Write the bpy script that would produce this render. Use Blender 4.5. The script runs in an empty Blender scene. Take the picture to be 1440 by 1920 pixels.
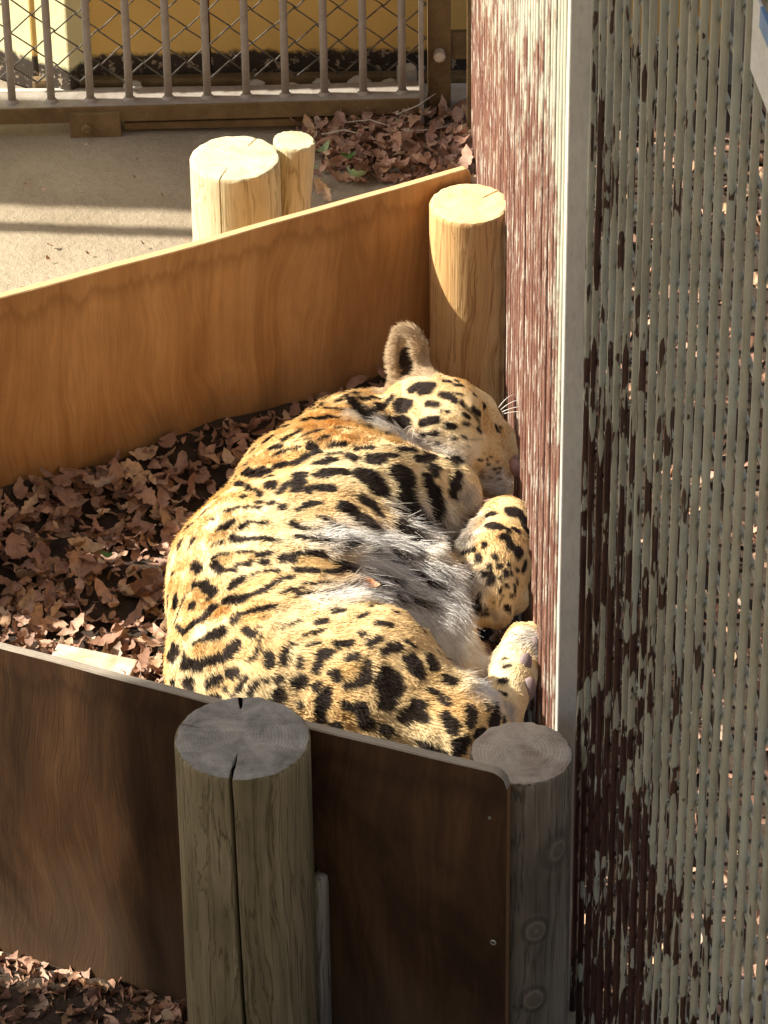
import bpy, bmesh, math, random
import numpy as np
from mathutils import Vector, Matrix, noise as mnoise

scene = bpy.context.scene
COL = scene.collection
rng = random.Random(7)
nrg = np.random.default_rng(11)
PI = math.pi

# ---------------------------------------------------------------- camera
CAM_H = 3.5
cam_data = bpy.data.cameras.new('camera')
cam = bpy.data.objects.new('camera', cam_data)
COL.objects.link(cam)
pitch, roll = math.radians(35.0), math.radians(0.7)
fw = Vector((0, math.cos(pitch), -math.sin(pitch)))
u0 = Vector((0, math.sin(pitch), math.cos(pitch)))
rt = Vector((1, 0, 0)) * math.cos(roll) - u0 * math.sin(roll)
up = rt.cross(fw)
cam.matrix_world = Matrix(((rt.x, up.x, -fw.x, 0), (rt.y, up.y, -fw.y, 0), (rt.z, up.z, -fw.z, CAM_H), (0, 0, 0, 1)))
cam_data.sensor_fit = 'VERTICAL'
cam_data.sensor_height = 24.0
cam_data.lens = 24.0 * 7500.0 / 1920.0
cam_data.clip_start = 0.05
cam_data.clip_end = 500.0
scene.camera = cam

# ---------------------------------------------------------------- world and sun
SUN_EL, SUN_BACK = math.radians(40.0), math.radians(3.0)
sun_vec = Vector((-math.cos(SUN_EL) * math.cos(SUN_BACK), math.cos(SUN_EL) * math.sin(SUN_BACK), math.sin(SUN_EL)))
world = bpy.data.worlds.new('World')
scene.world = world
world.use_nodes = True
wn = world.node_tree
bg = wn.nodes['Background']
sky = wn.nodes.new('ShaderNodeTexSky')
sky.sky_type = 'NISHITA'
sky.sun_disc = False
sky.sun_elevation = SUN_EL
sky.sun_rotation = math.atan2(sun_vec.x, sun_vec.y)
sky.air_density = 1.0
sky.dust_density = 4.0
soft = wn.nodes.new('ShaderNodeHueSaturation')
soft.inputs['Saturation'].default_value = 0.6
wn.links.new(sky.outputs[0], soft.inputs['Color'])
wn.links.new(soft.outputs[0], bg.inputs[0])
bg.inputs[1].default_value = 0.07
sun_data = bpy.data.lights.new('sun', 'SUN')
sun_data.energy = 5.0
sun_data.angle = math.radians(0.55)
sun_data.color = (1.0, 0.93, 0.80)
sun = bpy.data.objects.new('sun', sun_data)
sun.rotation_euler = sun_vec.to_track_quat('Z', 'Y').to_euler()
sun.location = (-4, 4, 6)
COL.objects.link(sun)
scene.view_settings.view_transform = 'Standard'
scene.view_settings.look = 'None'
scene.view_settings.exposure = 0.97
scene.view_settings.gamma = 1.0
scene.view_settings.use_curve_mapping = False
scene.cycles.max_bounces = 8
scene.cycles.diffuse_bounces = 5
scene.cycles.use_denoising = True

# ---------------------------------------------------------------- helpers
def link(o, parent=None):
    COL.objects.link(o)
    if parent is not None:
        o.parent = parent
    return o

def mesh_obj(name, verts, faces, mats, parent=None, smooth=False, mat_idx=None):
    me = bpy.data.meshes.new(name)
    me.from_pydata([tuple(v) for v in verts], [], [tuple(f) for f in faces])
    for m in (mats if isinstance(mats, (list, tuple)) else [mats]):
        me.materials.append(m)
    if mat_idx is not None:
        me.polygons.foreach_set('material_index', mat_idx)
    if smooth:
        me.polygons.foreach_set('use_smooth', [True] * len(me.polygons))
    me.update()
    return link(bpy.data.objects.new(name, me), parent)

def data_obj(name, me, parent=None, loc=(0, 0, 0), rot=(0, 0, 0), scale=(1, 1, 1)):
    o = bpy.data.objects.new(name, me)
    o.location, o.rotation_euler, o.scale = loc, rot, scale
    return link(o, parent)

def thing(name, label, cat, loc=(0, 0, 0), rotz=0.0, group=None):
    o = bpy.data.objects.new(name, None)
    o.empty_display_size = 0.05
    o.location, o.rotation_euler = loc, (0, 0, rotz)
    link(o)
    return tag(o, label, cat, group)

def tag(o, label, cat, group=None):
    o['label'], o['category'] = label, cat
    if group:
        o['group'] = group
    return o

def structure(o):
    o['kind'] = 'structure'
    return o

def box_geo(x0, x1, y0, y1, z0, z1, bevel=0.0, seg=2):
    bm = bmesh.new()
    bmesh.ops.create_cube(bm, size=1.0)
    for v in bm.verts:
        v.co = Vector(((x0 + x1) / 2 + v.co.x * (x1 - x0), (y0 + y1) / 2 + v.co.y * (y1 - y0), (z0 + z1) / 2 + v.co.z * (z1 - z0)))
    if bevel > 0:
        bmesh.ops.bevel(bm, geom=list(bm.edges), offset=bevel, segments=seg, affect='EDGES', profile=0.6)
    me = bpy.data.meshes.new('box')
    bm.to_mesh(me)
    bm.free()
    return me

def box(name, ext, mat, parent=None, bevel=0.0, loc=(0, 0, 0), rot=(0, 0, 0)):
    me = box_geo(*ext, bevel=bevel)
    me.name = name
    me.materials.append(mat)
    return data_obj(name, me, parent, loc, rot)

def tube_geo(points, radii, sides=10, caps=True):
    pts = [Vector(p) for p in points]
    n = len(pts)
    if not isinstance(radii, (list, tuple)):
        radii = [radii] * n
    verts, faces = [], []
    t0 = (pts[1] - pts[0]).normalized()
    ref = Vector((0, 0, 1)) if abs(t0.z) < 0.9 else Vector((1, 0, 0))
    a = t0.cross(ref).normalized()
    for i, p in enumerate(pts):
        t = (pts[min(i + 1, n - 1)] - pts[max(i - 1, 0)]).normalized()
        a = (a - t * a.dot(t)).normalized()
        b = t.cross(a)
        for j in range(sides):
            an = 2 * PI * j / sides
            verts.append(p + (a * math.cos(an) + b * math.sin(an)) * radii[i])
    for i in range(n - 1):
        for j in range(sides):
            k = (j + 1) % sides
            faces.append((i * sides + j, i * sides + k, (i + 1) * sides + k, (i + 1) * sides + j))
    if caps:
        faces.append(tuple(range(sides))[::-1])
        faces.append(tuple((n - 1) * sides + j for j in range(sides)))
    return verts, faces

def tube(name, points, radii, mat, parent=None, sides=10):
    v, f = tube_geo(points, radii, sides)
    return mesh_obj(name, v, f, mat, parent, smooth=True)

# ---------------------------------------------------------------- materials
class NT:
    """small node-tree writer"""
    def __init__(self, name, rough=0.7):
        self.m = bpy.data.materials.new(name)
        self.m.use_nodes = True
        self.t = self.m.node_tree
        self.b = self.t.nodes['Principled BSDF']
        self.b.inputs['Roughness'].default_value = rough
        self.b.inputs['Specular IOR Level'].default_value = 0.3
    def n(self, kind, **kw):
        nd = self.t.nodes.new('ShaderNode' + kind)
        for k, v in kw.items():
            setattr(nd, k, v)
        return nd
    def l(self, a, b):
        self.t.links.new(a, b)
    def coords(self, which='Object', scale=(1, 1, 1), loc=(0, 0, 0)):
        if which == 'Position':
            src = self.n('NewGeometry').outputs['Position']
        else:
            src = self.n('TexCoord').outputs[which]
        mp = self.n('Mapping')
        mp.inputs['Scale'].default_value = scale
        mp.inputs['Location'].default_value = loc
        self.l(src, mp.inputs[0])
        return mp.outputs[0]
    def noise(self, vec, scale=5, detail=4, rough=0.55, dist=0.0):
        nd = self.n('TexNoise')
        nd.inputs['Scale'].default_value = scale
        nd.inputs['Detail'].default_value = detail
        nd.inputs['Roughness'].default_value = rough
        nd.inputs['Distortion'].default_value = dist
        self.l(vec, nd.inputs['Vector'])
        return nd.outputs['Fac']
    def ramp(self, fac, stops, interp='LINEAR'):
        r = self.n('ValToRGB')
        r.color_ramp.interpolation = interp
        el = r.color_ramp.elements
        while len(el) < len(stops):
            el.new(0.5)
        for e, (p, c) in zip(el, stops):
            e.position = p
            e.color = c if len(c) == 4 else (*c, 1)
        self.l(fac, r.inputs[0])
        return r.outputs[0]
    def mix(self, fac, a, b, mode='MIX'):
        m = self.n('Mix', data_type='RGBA', blend_type=mode)
        for sock, v in ((m.inputs[0], fac), (m.inputs[6], a), (m.inputs[7], b)):
            if isinstance(v, (int, float)):
                sock.default_value = v
            elif isinstance(v, tuple):
                sock.default_value = v if len(v) == 4 else (*v, 1)
            else:
                self.l(v, sock)
        return m.outputs[2]
    def math(self, op, a, b=0.0, clamp=False):
        m = self.n('Math', operation=op, use_clamp=clamp)
        for sock, v in ((m.inputs[0], a), (m.inputs[1], b)):
            if isinstance(v, (int, float)):
                sock.default_value = v
            else:
                self.l(v, sock)
        return m.outputs[0]
    def bump(self, h, strength=0.3, dist=0.01, chain=None):
        b = self.n('Bump')
        b.inputs['Strength'].default_value = strength
        b.inputs['Distance'].default_value = dist
        self.l(h, b.inputs['Height'])
        if chain is not None:
            self.l(chain, b.inputs['Normal'])
        return b.outputs[0]
    def out(self, col=None, normal=None, rough=None, metal=None):
        if col is not None:
            if isinstance(col, tuple):
                self.b.inputs['Base Color'].default_value = (*col[:3], 1)
            else:
                self.l(col, self.b.inputs['Base Color'])
        if normal is not None:
            self.l(normal, self.b.inputs['Normal'])
        if rough is not None:
            self.l(rough, self.b.inputs['Roughness'])
        if metal is not None:
            self.b.inputs['Metallic'].default_value = metal
        return self.m

def plywood(name, dark, mid, light, stain=0.4, seed=0.0, rough=0.6, top=0.5):
    t = NT(name, rough)
    warp = t.noise(t.coords('Object', (2.2, 2.2, 1.3), (seed, 0, seed)), 1.6, 3, 0.5)
    add = t.n('VectorMath', operation='ADD')
    cmb = t.n('CombineXYZ')
    t.l(t.math('MULTIPLY', t.math('SUBTRACT', warp, 0.5), 0.16), cmb.inputs[0])
    t.l(t.coords('Object'), add.inputs[0])
    t.l(cmb.outputs[0], add.inputs[1])
    def co(sc, off=(0, 0, 0)):
        mp = t.n('Mapping')
        mp.inputs['Scale'].default_value = sc
        mp.inputs['Location'].default_value = off
        t.l(add.outputs[0], mp.inputs[0])
        return mp.outputs[0]
    figure = t.noise(co((9, 9, 0.75), (seed, seed, 0)), 2.2, 7, 0.68, 0.9)
    grain = t.noise(co((70, 70, 2.6), (seed, 0, 0)), 2.0, 5, 0.62, 0.4)
    fine = t.noise(co((420, 420, 16), (seed, 0, 0)), 1.0, 3, 0.6)
    blot = t.noise(t.coords('Object', (3.2, 3.2, 1.5), (0, seed, seed)), 1.7, 5, 0.6, 1.2)
    c = t.ramp(figure, [(0.30, dark), (0.50, mid), (0.70, light)])
    c = t.mix(t.math('MULTIPLY', t.ramp(grain, [(0.50, (0, 0, 0)), (0.72, (1, 1, 1))]), 0.42), c, dark)
    c = t.mix(t.math('MULTIPLY', t.ramp(fine, [(0.5, (0, 0, 0)), (0.75, (1, 1, 1))]), 0.35), c, tuple(v * 0.7 for v in dark))
    c = t.mix(t.ramp(blot, [(0.44, (0, 0, 0)), (0.66, (stain, stain, stain))]), c, tuple(v * 0.45 for v in dark))
    # water stain that has crept down from the upper edge, and a brown tone mixed in towards the foot
    sep = t.n('SeparateXYZ')
    t.l(t.coords('Object'), sep.inputs[0])
    drip = t.noise(t.coords('Object', (26, 26, 2.0), (seed, 0, 0)), 1.0, 5, 0.7)
    lo = t.math('ADD', sep.outputs[2], t.math('MULTIPLY', t.math('SUBTRACT', drip, 0.5), 0.11))
    band = t.ramp(lo, [(top - 0.060, (0, 0, 0)), (top - 0.035, (0.5, 0.5, 0.5)), (top - 0.024, (0.1, 0.1, 0.1))])
    c = t.mix(band, c, tuple(v * 0.62 for v in dark))
    foot_tone = t.ramp(t.math('ADD', sep.outputs[2], t.math('MULTIPLY', t.math('SUBTRACT', blot, 0.5), 0.4)), [(0.06, (0.6, 0.6, 0.6)), (0.20, (0, 0, 0))])
    c = t.mix(foot_tone, c, (0.10, 0.065, 0.04))
    sc = t.noise(t.coords('Object', (6, 6, 160), (seed, 3, 0)), 1.0, 2, 0.5)
    sm = t.noise(t.coords('Object', (3, 3, 5), (1, seed, 0)), 1.5, 2, 0.5)
    scr = t.math('MULTIPLY', t.ramp(sc, [(0.73, (0, 0, 0)), (0.75, (1, 1, 1))]), t.ramp(sm, [(0.58, (0, 0, 0)), (0.66, (0.5, 0.5, 0.5))]))
    c = t.mix(scr, c, tuple(min(1, v * 1.5) for v in light))
    nb = t.bump(fine, 0.25, 0.002)
    nb = t.bump(grain, 0.15, 0.003, nb)
    return t.out(c, nb)

def ply_edge(name, a, b):
    t = NT(name, 0.8)
    lay = t.n('TexWave', wave_type='BANDS', bands_direction='Y')
    lay.inputs['Scale'].default_value = 75
    lay.inputs['Distortion'].default_value = 0.6
    t.l(t.coords('Object'), lay.inputs[0])
    n1 = t.noise(t.coords('Object', (18, 60, 60)), 3, 5, 0.7)
    c = t.mix(t.math('MULTIPLY', lay.outputs['Fac'], 0.45), a, b)
    c = t.mix(t.ramp(n1, [(0.45, (0, 0, 0)), (0.8, (0.7, 0.7, 0.7))]), c, b)
    return t.out(c, t.bump(n1, 0.5, 0.003))

def log_side(name, dark, mid, light, seed=0.0, streak=None, knots=(), rough=0.75):
    t = NT(name, rough)
    co = t.coords('Object', (1, 1, 1), (seed, 0, seed))
    warp = t.noise(t.coords('Object', (9, 9, 2.2), (seed, 0, 0)), 1.0, 3, 0.5)
    sc = t.coords('Object', (26, 26, 0.9), (seed, seed, 0))
    wv = t.n('VectorMath', operation='ADD')
    cmb = t.n('CombineXYZ')
    t.l(t.math('MULTIPLY', warp, 2.6), cmb.inputs[0])
    t.l(t.math('MULTIPLY', warp, 1.7), cmb.inputs[1])
    t.l(sc, wv.inputs[0])
    t.l(cmb.outputs[0], wv.inputs[1])
    grain = t.noise(wv.outputs[0], 1.5, 5, 0.6, 0.3)
    band = t.math('FRACT', t.math('MULTIPLY', grain, 7.0))
    fine = t.noise(t.coords('Object', (260, 260, 9)), 1.0, 3, 0.6)
    c = t.ramp(grain, [(0.3, mid), (0.55, light), (0.75, mid)])
    c = t.mix(t.ramp(band, [(0.0, (0.9, 0.9, 0.9)), (0.14, (0.1, 0.1, 0.1)), (0.8, (0, 0, 0)), (1.0, (0.8, 0.8, 0.8))]), c, dark)
    c = t.mix(t.math('MULTIPLY', t.ramp(fine, [(0.52, (0, 0, 0)), (0.8, (1, 1, 1))]), 0.5), c, dark)
    if streak:
        s = t.noise(t.coords('Object', (11, 11, 1.3), (0, 0, seed)), 1.2, 4, 0.6)
        c = t.mix(t.ramp(s, [(0.42, (0, 0, 0)), (0.62, (0.75, 0.75, 0.75))]), c, streak)
    chk = t.noise(t.coords('Object', (150, 150, 3.5), (seed, 2, 0)), 1.0, 3, 0.6)
    c = t.mix(t.ramp(chk, [(0.66, (0, 0, 0)), (0.70, (0.8, 0.8, 0.8))]), c, tuple(v * 0.4 for v in dark))
    dirt = t.noise(t.coords('Object', (7, 7, 4), (seed, 7, 0)), 1.4, 6, 0.65)
    c = t.mix(t.ramp(dirt, [(0.50, (0, 0, 0)), (0.72, (0.45, 0.45, 0.45))]), c, tuple(v * 0.9 for v in dark))
    h = fine
    for (kx, ky, kz, kr) in knots:
        d = t.n('VectorMath', operation='DISTANCE')
        mp = t.coords('Object', (1, 1, 0.85))
        t.l(mp, d.inputs[0])
        d.inputs[1].default_value = (kx, ky, kz * 0.85)
        dn = t.math('ADD', d.outputs['Value'], t.math('MULTIPLY', t.math('SUBTRACT', warp, 0.5), 0.010))
        inside = t.ramp(t.math('DIVIDE', dn, kr), [(0.0, (0.9, 0.9, 0.9)), (0.35, (0.8, 0.8, 0.8)), (1.0, (0, 0, 0))])
        rings = t.math('SINE', t.math('MULTIPLY', t.math('ADD', dn, t.math('MULTIPLY', fine, 0.004)), 620.0))
        kc = t.ramp(rings, [(0.0, tuple(v * 0.75 for v in mid)), (1.0, tuple(v * 1.25 for v in mid))])
        kc = t.mix(t.ramp(t.math('DIVIDE', dn, kr), [(0.42, (0, 0, 0)), (0.6, (0.85, 0.85, 0.85)), (0.8, (0.3, 0.3, 0.3))]), kc, tuple(v * 0.5 for v in dark))
        c = t.mix(inside, c, kc)
    nb = t.bump(fine, 0.35, 0.003)
    nb = t.bump(grain, 0.25, 0.006, nb)
    return t.out(c, nb)

def log_end(name, dark, mid, light, seed=0.0, ring=1.0):
    t = NT(name, 0.85)
    co = t.coords('Object', (1, 1, 0.0))
    off = t.n('VectorMath', operation='ADD')
    off.inputs[1].default_value = (0.004, -0.003, 0)
    t.l(co, off.inputs[0])
    ln = t.n('VectorMath', operation='LENGTH')
    t.l(off.outputs[0], ln.inputs[0])
    wob = t.noise(t.coords('Object', (1, 1, 0), (seed, 0, 0)), 22, 3, 0.5)
    rr = t.math('ADD', ln.outputs['Value'], t.math('MULTIPLY', wob, 0.010))
    rings = t.math('SINE', t.math('MULTIPLY', rr, 1500.0 * ring))
    blot = t.noise(t.coords('Object', (1, 1, 0), (seed, seed, 0)), 28, 6, 0.7, 0.5)
    fine = t.noise(t.coords('Object', (1, 1, 0)), 420, 3, 0.6)
    saw = t.noise(t.coords('Object', (22, 330, 0), (seed, 0, 0)), 1.0, 3, 0.6)
    c = t.ramp(blot, [(0.3, dark), (0.5, mid), (0.72, light)])
    c = t.mix(t.math('MULTIPLY', t.ramp(rings, [(0.5, (0, 0, 0)), (1.0, (1, 1, 1))]), 0.15), c, dark)
    th = t.n('VectorMath', operation='NORMALIZE')
    t.l(off.outputs[0], th.inputs[0])
    rays = t.noise(th.outputs[0], 7.0, 5, 0.7)
    c = t.mix(t.math('MULTIPLY', t.ramp(rays, [(0.54, (0, 0, 0)), (0.7, (1, 1, 1))]), 0.45), c, dark)
    c = t.mix(t.math('MULTIPLY', t.ramp(saw, [(0.5, (0, 0, 0)), (0.75, (1, 1, 1))]), 0.25), c, light)
    c = t.mix(t.math('MULTIPLY', t.ramp(fine, [(0.5, (0, 0, 0)), (0.8, (1, 1, 1))]), 0.3), c, dark)
    return t.out(c, t.bump(t.math('ADD', fine, t.math('MULTIPLY', rings, 0.25)), 0.3, 0.002))

def rod_paint(name, paint, rust, rust2, chip_lo, chip_hi, zlo=None, zhi=None, yband=None, flake=(0.7, 0.66, 0.55), flake_amt=0.0, rough=0.55, ysc=8.0, zsc=5.0, zy=0.0, det=6, gain=1.0, grad=1.0, tint=None):
    """painted steel rods with chipped paint; wear position is in metres along the fence"""
    t = NT(name, rough)
    pos = t.n('NewGeometry').outputs['Position']
    sep = t.n('SeparateXYZ')
    t.l(pos, sep.inputs[0])
    chips = t.noise(t.coords('Position', (6, ysc, zsc)), 3.0, det, 0.6, 0.3)
    chips = t.math('ADD', t.math('MULTIPLY', t.math('SUBTRACT', chips, 0.5), gain), 0.5)
    if zlo is not None:
        g = t.n('MapRange')
        t.l(t.math('ADD', sep.outputs[2], t.math('MULTIPLY', t.math('SUBTRACT', sep.outputs[1], 4.0), zy)), g.inputs[0])
        g.inputs[1].default_value, g.inputs[2].default_value = zlo, zhi
        g.inputs[3].default_value, g.inputs[4].default_value = 0.30 * grad, -0.10 * grad
        chips = t.math('ADD', chips, g.outputs[0])
    if yband is not None:
        g = t.n('MapRange')
        t.l(sep.outputs[1], g.inputs[0])
        g.inputs[1].default_value, g.inputs[2].default_value = yband
        g.inputs[3].default_value, g.inputs[4].default_value = -0.26 * grad, 0.08 * grad
        chips = t.math('ADD', chips, g.outputs[0])
    mask = t.ramp(chips, [(chip_lo, (0, 0, 0)), (chip_hi, (1, 1, 1))])
    rn = t.noise(t.coords('Position', (60, 60, 9)), 2.0, 5, 0.7)
    tone = t.noise(t.coords('Position', (30, 30, 5)), 2.0, 4, 0.6)
    p = t.mix(t.ramp(tone, [(0.35, (0, 0, 0)), (0.7, (0.6, 0.6, 0.6))]), paint, tuple(v * 0.62 for v in paint))
    if tint:
        hue = t.noise(t.coords('Position', (4, 38, 2.2), (3, 1, 5)), 2.0, 3, 0.6)
        p = t.mix(t.ramp(hue, [(0.48, (0, 0, 0)), (0.68, (0.5, 0.5, 0.5))]), p, tint)
        p = t.mix(t.ramp(t.noise(t.coords('Position', (4, 52, 6), (9, 4, 1)), 2.0, 4, 0.65), [(0.46, (0, 0, 0)), (0.70, (0.6, 0.6, 0.6))]), p, tuple(v * 0.42 for v in paint))
    c = t.mix(mask, p, t.ramp(rn, [(0.35, rust), (0.65, rust2)]))
    if flake_amt:
        fl = t.noise(t.coords('Position', (90, 60, 7)), 2.4, 6, 0.75)
        c = t.mix(t.math('MULTIPLY', t.ramp(fl, [(0.53, (0, 0, 0)), (0.60, (1, 1, 1))]), flake_amt), c, flake)
    h = t.math('ADD', t.math('MULTIPLY', mask, -0.6), rn)
    return t.out(c, t.bump(h, 0.5, 0.0015))

def stained(name, a, b, scale=6, lo=0.35, hi=0.7, rough=0.8, bump=0.3, coords='Object', sc=(1, 1, 1), metal=None):
    t = NT(name, rough)
    n1 = t.noise(t.coords(coords, sc), scale, 8, 0.65, 0.3)
    n2 = t.noise(t.coords(coords, sc), scale * 14, 4, 0.6)
    c = t.ramp(n1, [(lo, a), (hi, b)])
    c = t.mix(t.math('MULTIPLY', t.ramp(n2, [(0.45, (0, 0, 0)), (0.75, (1, 1, 1))]), 0.35), c, tuple(v * 0.6 for v in a))
    return t.out(c, t.bump(n2, bump, 0.003), metal=metal)

M = {}
M['ply_back'] = plywood('plywood_orange', (0.40, 0.185, 0.058), (0.56, 0.285, 0.098), (0.68, 0.375, 0.145), 0.22, 3.1, top=0.45)
M['ply_front'] = plywood('plywood_stained', (0.042, 0.019, 0.008), (0.082, 0.039, 0.016), (0.135, 0.066, 0.029), 0.75, 8.7, top=0.52)
M['edge_back'] = ply_edge('ply_edge_fresh', (0.74, 0.50, 0.26), (0.50, 0.28, 0.11))
M['edge_front'] = ply_edge('ply_edge_grey', (0.40, 0.35, 0.28), (0.24, 0.19, 0.14))
M['edge_end'] = ply_edge('ply_edge_orange', (0.30, 0.15, 0.06), (0.15, 0.07, 0.03))
M['log_fresh'] = log_side('log_fresh', (0.35, 0.17, 0.06), (0.62, 0.37, 0.15), (0.72, 0.47, 0.21), 1.3)
M['end_fresh'] = log_end('log_end_fresh', (0.55, 0.36, 0.17), (0.76, 0.54, 0.29), (0.82, 0.64, 0.38), 2.0, 0.8)
M['log_pale'] = log_side('log_pale', (0.30, 0.24, 0.12), (0.58, 0.50, 0.28), (0.70, 0.64, 0.42), 4.2)
M['end_pale'] = log_end('log_end_pale', (0.44, 0.36, 0.22), (0.68, 0.59, 0.38), (0.78, 0.70, 0.50), 5.0)
M['log_green'] = log_side('log_greenish', (0.065, 0.050, 0.020), (0.215, 0.165, 0.085), (0.34, 0.275, 0.165), 7.7, streak=(0.105, 0.085, 0.036))
M['end_grey'] = log_end('log_end_grey', (0.15, 0.135, 0.12), (0.28, 0.26, 0.235), (0.44, 0.41, 0.36), 6.1)
M['end_brown'] = log_end('log_end_brown', (0.24, 0.18, 0.14), (0.40, 0.34, 0.28), (0.52, 0.46, 0.38), 9.4, 0.9)
M['crack'] = NT('crack_dark', 0.95).out((0.012, 0.009, 0.006))
M['steel'] = stained('galvanised_bar', (0.52, 0.49, 0.44), (0.72, 0.68, 0.61), 16, 0.3, 0.75, 0.42, 0.15, sc=(1, 1, 0.3))
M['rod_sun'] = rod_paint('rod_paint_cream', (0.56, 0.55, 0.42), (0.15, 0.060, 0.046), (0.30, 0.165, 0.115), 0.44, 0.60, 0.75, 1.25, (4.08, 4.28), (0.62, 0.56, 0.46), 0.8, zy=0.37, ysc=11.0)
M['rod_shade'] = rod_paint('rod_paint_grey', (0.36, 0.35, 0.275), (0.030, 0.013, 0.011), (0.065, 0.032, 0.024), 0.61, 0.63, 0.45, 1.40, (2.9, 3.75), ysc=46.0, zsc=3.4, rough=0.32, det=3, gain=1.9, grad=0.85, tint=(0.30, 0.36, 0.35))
M['gate_steel'] = stained('gate_steel', (0.26, 0.22, 0.18), (0.42, 0.38, 0.34), 30, 0.3, 0.7, 0.6, 0.4)
M['gate_rust'] = stained('gate_rust', (0.12, 0.075, 0.035), (0.25, 0.17, 0.08), 16, 0.3, 0.7, 0.75, 0.5)
M['wire'] = stained('wire_dark', (0.07, 0.06, 0.05), (0.26, 0.24, 0.21), 60, 0.4, 0.65, 0.5, 0.2)
M['batten'] = log_side('batten_grey', (0.20, 0.15, 0.11), (0.42, 0.36, 0.30), (0.52, 0.47, 0.40), 2.9)
M['screw'] = NT('screw_zinc', 0.4).out((0.55, 0.54, 0.5), metal=0.7)
M['block'] = stained('block_painted', (0.52, 0.38, 0.22), (0.74, 0.66, 0.56), 22, 0.35, 0.6, 0.8, 0.3)
M['concrete'] = stained('concrete', (0.46, 0.43, 0.38), (0.66, 0.63, 0.57), 12, 0.3, 0.7, 0.9, 0.4)
M['plaster_dim'] = stained('plaster', (0.42, 0.38, 0.30), (0.5, 0.46, 0.38), 5, 0.3, 0.7, 0.9, 0.2)

def sand():
    t = NT('sand', 0.95)
    co = t.coords('Position')
    n1 = t.noise(co, 2.4, 6, 0.6)
    n2 = t.noise(co, 60, 6, 0.7)
    n3 = t.noise(co, 420, 3, 0.6)
    c = t.ramp(n1, [(0.3, (0.28, 0.225, 0.155)), (0.55, (0.38, 0.315, 0.225)), (0.8, (0.45, 0.385, 0.285))])
    c = t.mix(t.math('MULTIPLY', t.ramp(n2, [(0.5, (0, 0, 0)), (0.72, (1, 1, 1))]), 0.45), c, (0.22, 0.17, 0.115))
    c = t.mix(t.math('MULTIPLY', t.ramp(n3, [(0.55, (0, 0, 0)), (0.75, (1, 1, 1))]), 0.5), c, (0.56, 0.50, 0.40))
    nb = t.bump(n2, 0.5, 0.012)
    nb = t.bump(n3, 0.4, 0.003, nb)
    return t.out(c, nb)
M['sand'] = sand()
M['soil_and_shade'] = stained('dark_soil_shade', (0.035, 0.024, 0.017), (0.085, 0.058, 0.04), 40, 0.3, 0.7, 0.95, 0.8, 'Position')  # den floor soil, also the dark tone that paints shade on the sheets

def yellow_wall(name, base, low):
    t = NT(name, 0.85)
    pos = t.n('NewGeometry').outputs['Position']
    sep = t.n('SeparateXYZ')
    t.l(pos, sep.inputs[0])
    n1 = t.noise(t.coords('Position', (14, 14, 14)), 3, 8, 0.7)
    n2 = t.noise(t.coords('Position', (5, 5, 3)), 2, 5, 0.6)
    edge = t.math('ADD', sep.outputs[2], t.math('MULTIPLY', t.math('SUBTRACT', n1, 0.5), 0.035))
    grime = t.ramp(t.math('DIVIDE', edge, 0.3), [(low, (1, 1, 1)), (low + 0.03, (0, 0, 0))])
    c = t.mix(t.ramp(n2, [(0.4, (0, 0, 0)), (0.75, (0.35, 0.35, 0.35))]), base, tuple(v * 0.7 for v in base))
    sp = t.ramp(n1, [(0.66, (0, 0, 0)), (0.70, (0.7, 0.7, 0.7))])
    c = t.mix(sp, c, tuple(v * 0.35 for v in base))
    fl = t.ramp(t.noise(t.coords('Position', (40, 40, 40)), 1.6, 6, 0.7), [(0.56, (0, 0, 0)), (0.6, (1, 1, 1))])
    g = t.mix(fl, (0.045, 0.034, 0.025), (0.34, 0.27, 0.2))
    c = t.mix(grime, c, g)
    return t.out(c, t.bump(n1, 0.4, 0.006))
M['ochre'] = yellow_wall('ochre_render', (0.74, 0.49, 0.16), 0.24)
M['lit_wall_end'] = yellow_wall('lit_ochre_render', (0.80, 0.74, 0.44), 0.20)  # paler copy of the ochre render, with sunlight put into the colour

def leaf_mat(name, stops, attr=False):
    t = NT(name, 0.6)
    if attr:
        fac = t.n('Attribute', attribute_name='leaf_tone').outputs['Fac']
    else:
        fac = t.n('ObjectInfo').outputs['Random']
    c = t.ramp(fac, stops, 'LINEAR')
    n1 = t.noise(t.coords('Position' if attr else 'Object', (1, 1, 1)), 90, 5, 0.65)
    c = t.mix(t.math('MULTIPLY', t.ramp(n1, [(0.42, (0, 0, 0)), (0.72, (1, 1, 1))]), 0.5), c, (0.09, 0.05, 0.032))
    t.b.inputs['Subsurface Weight'].default_value = 0.0
    return t.out(c, t.bump(n1, 0.3, 0.002))
BROWNS = [(0.0, (0.284, 0.155, 0.101)), (0.2, (0.446, 0.250, 0.169)), (0.4, (0.338, 0.209, 0.155)), (0.6, (0.553, 0.344, 0.243)), (0.8, (0.392, 0.223, 0.135)), (0.93, (0.675, 0.466, 0.284)), (1.0, (0.486, 0.365, 0.284))]
M['leaf'] = leaf_mat('dead_leaf_brown', BROWNS)
M['leaf_mass'] = leaf_mat('dead_leaf_mass', BROWNS, True)
def one_leaf_mat(name, c, c2):
    t = NT(name, 0.55)
    n1 = t.noise(t.coords('Object'), 55, 4, 0.6)
    return t.out(t.ramp(n1, [(0.35, c), (0.7, c2)]), t.bump(n1, 0.25, 0.002))
M['leaf_green'] = one_leaf_mat('leaf_green', (0.055, 0.13, 0.035), (0.10, 0.20, 0.05))
M['leaf_sage'] = one_leaf_mat('leaf_sage', (0.22, 0.31, 0.15), (0.32, 0.40, 0.21))
M['leaf_orange'] = one_leaf_mat('leaf_orange', (0.50, 0.21, 0.10), (0.62, 0.31, 0.16))
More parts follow.
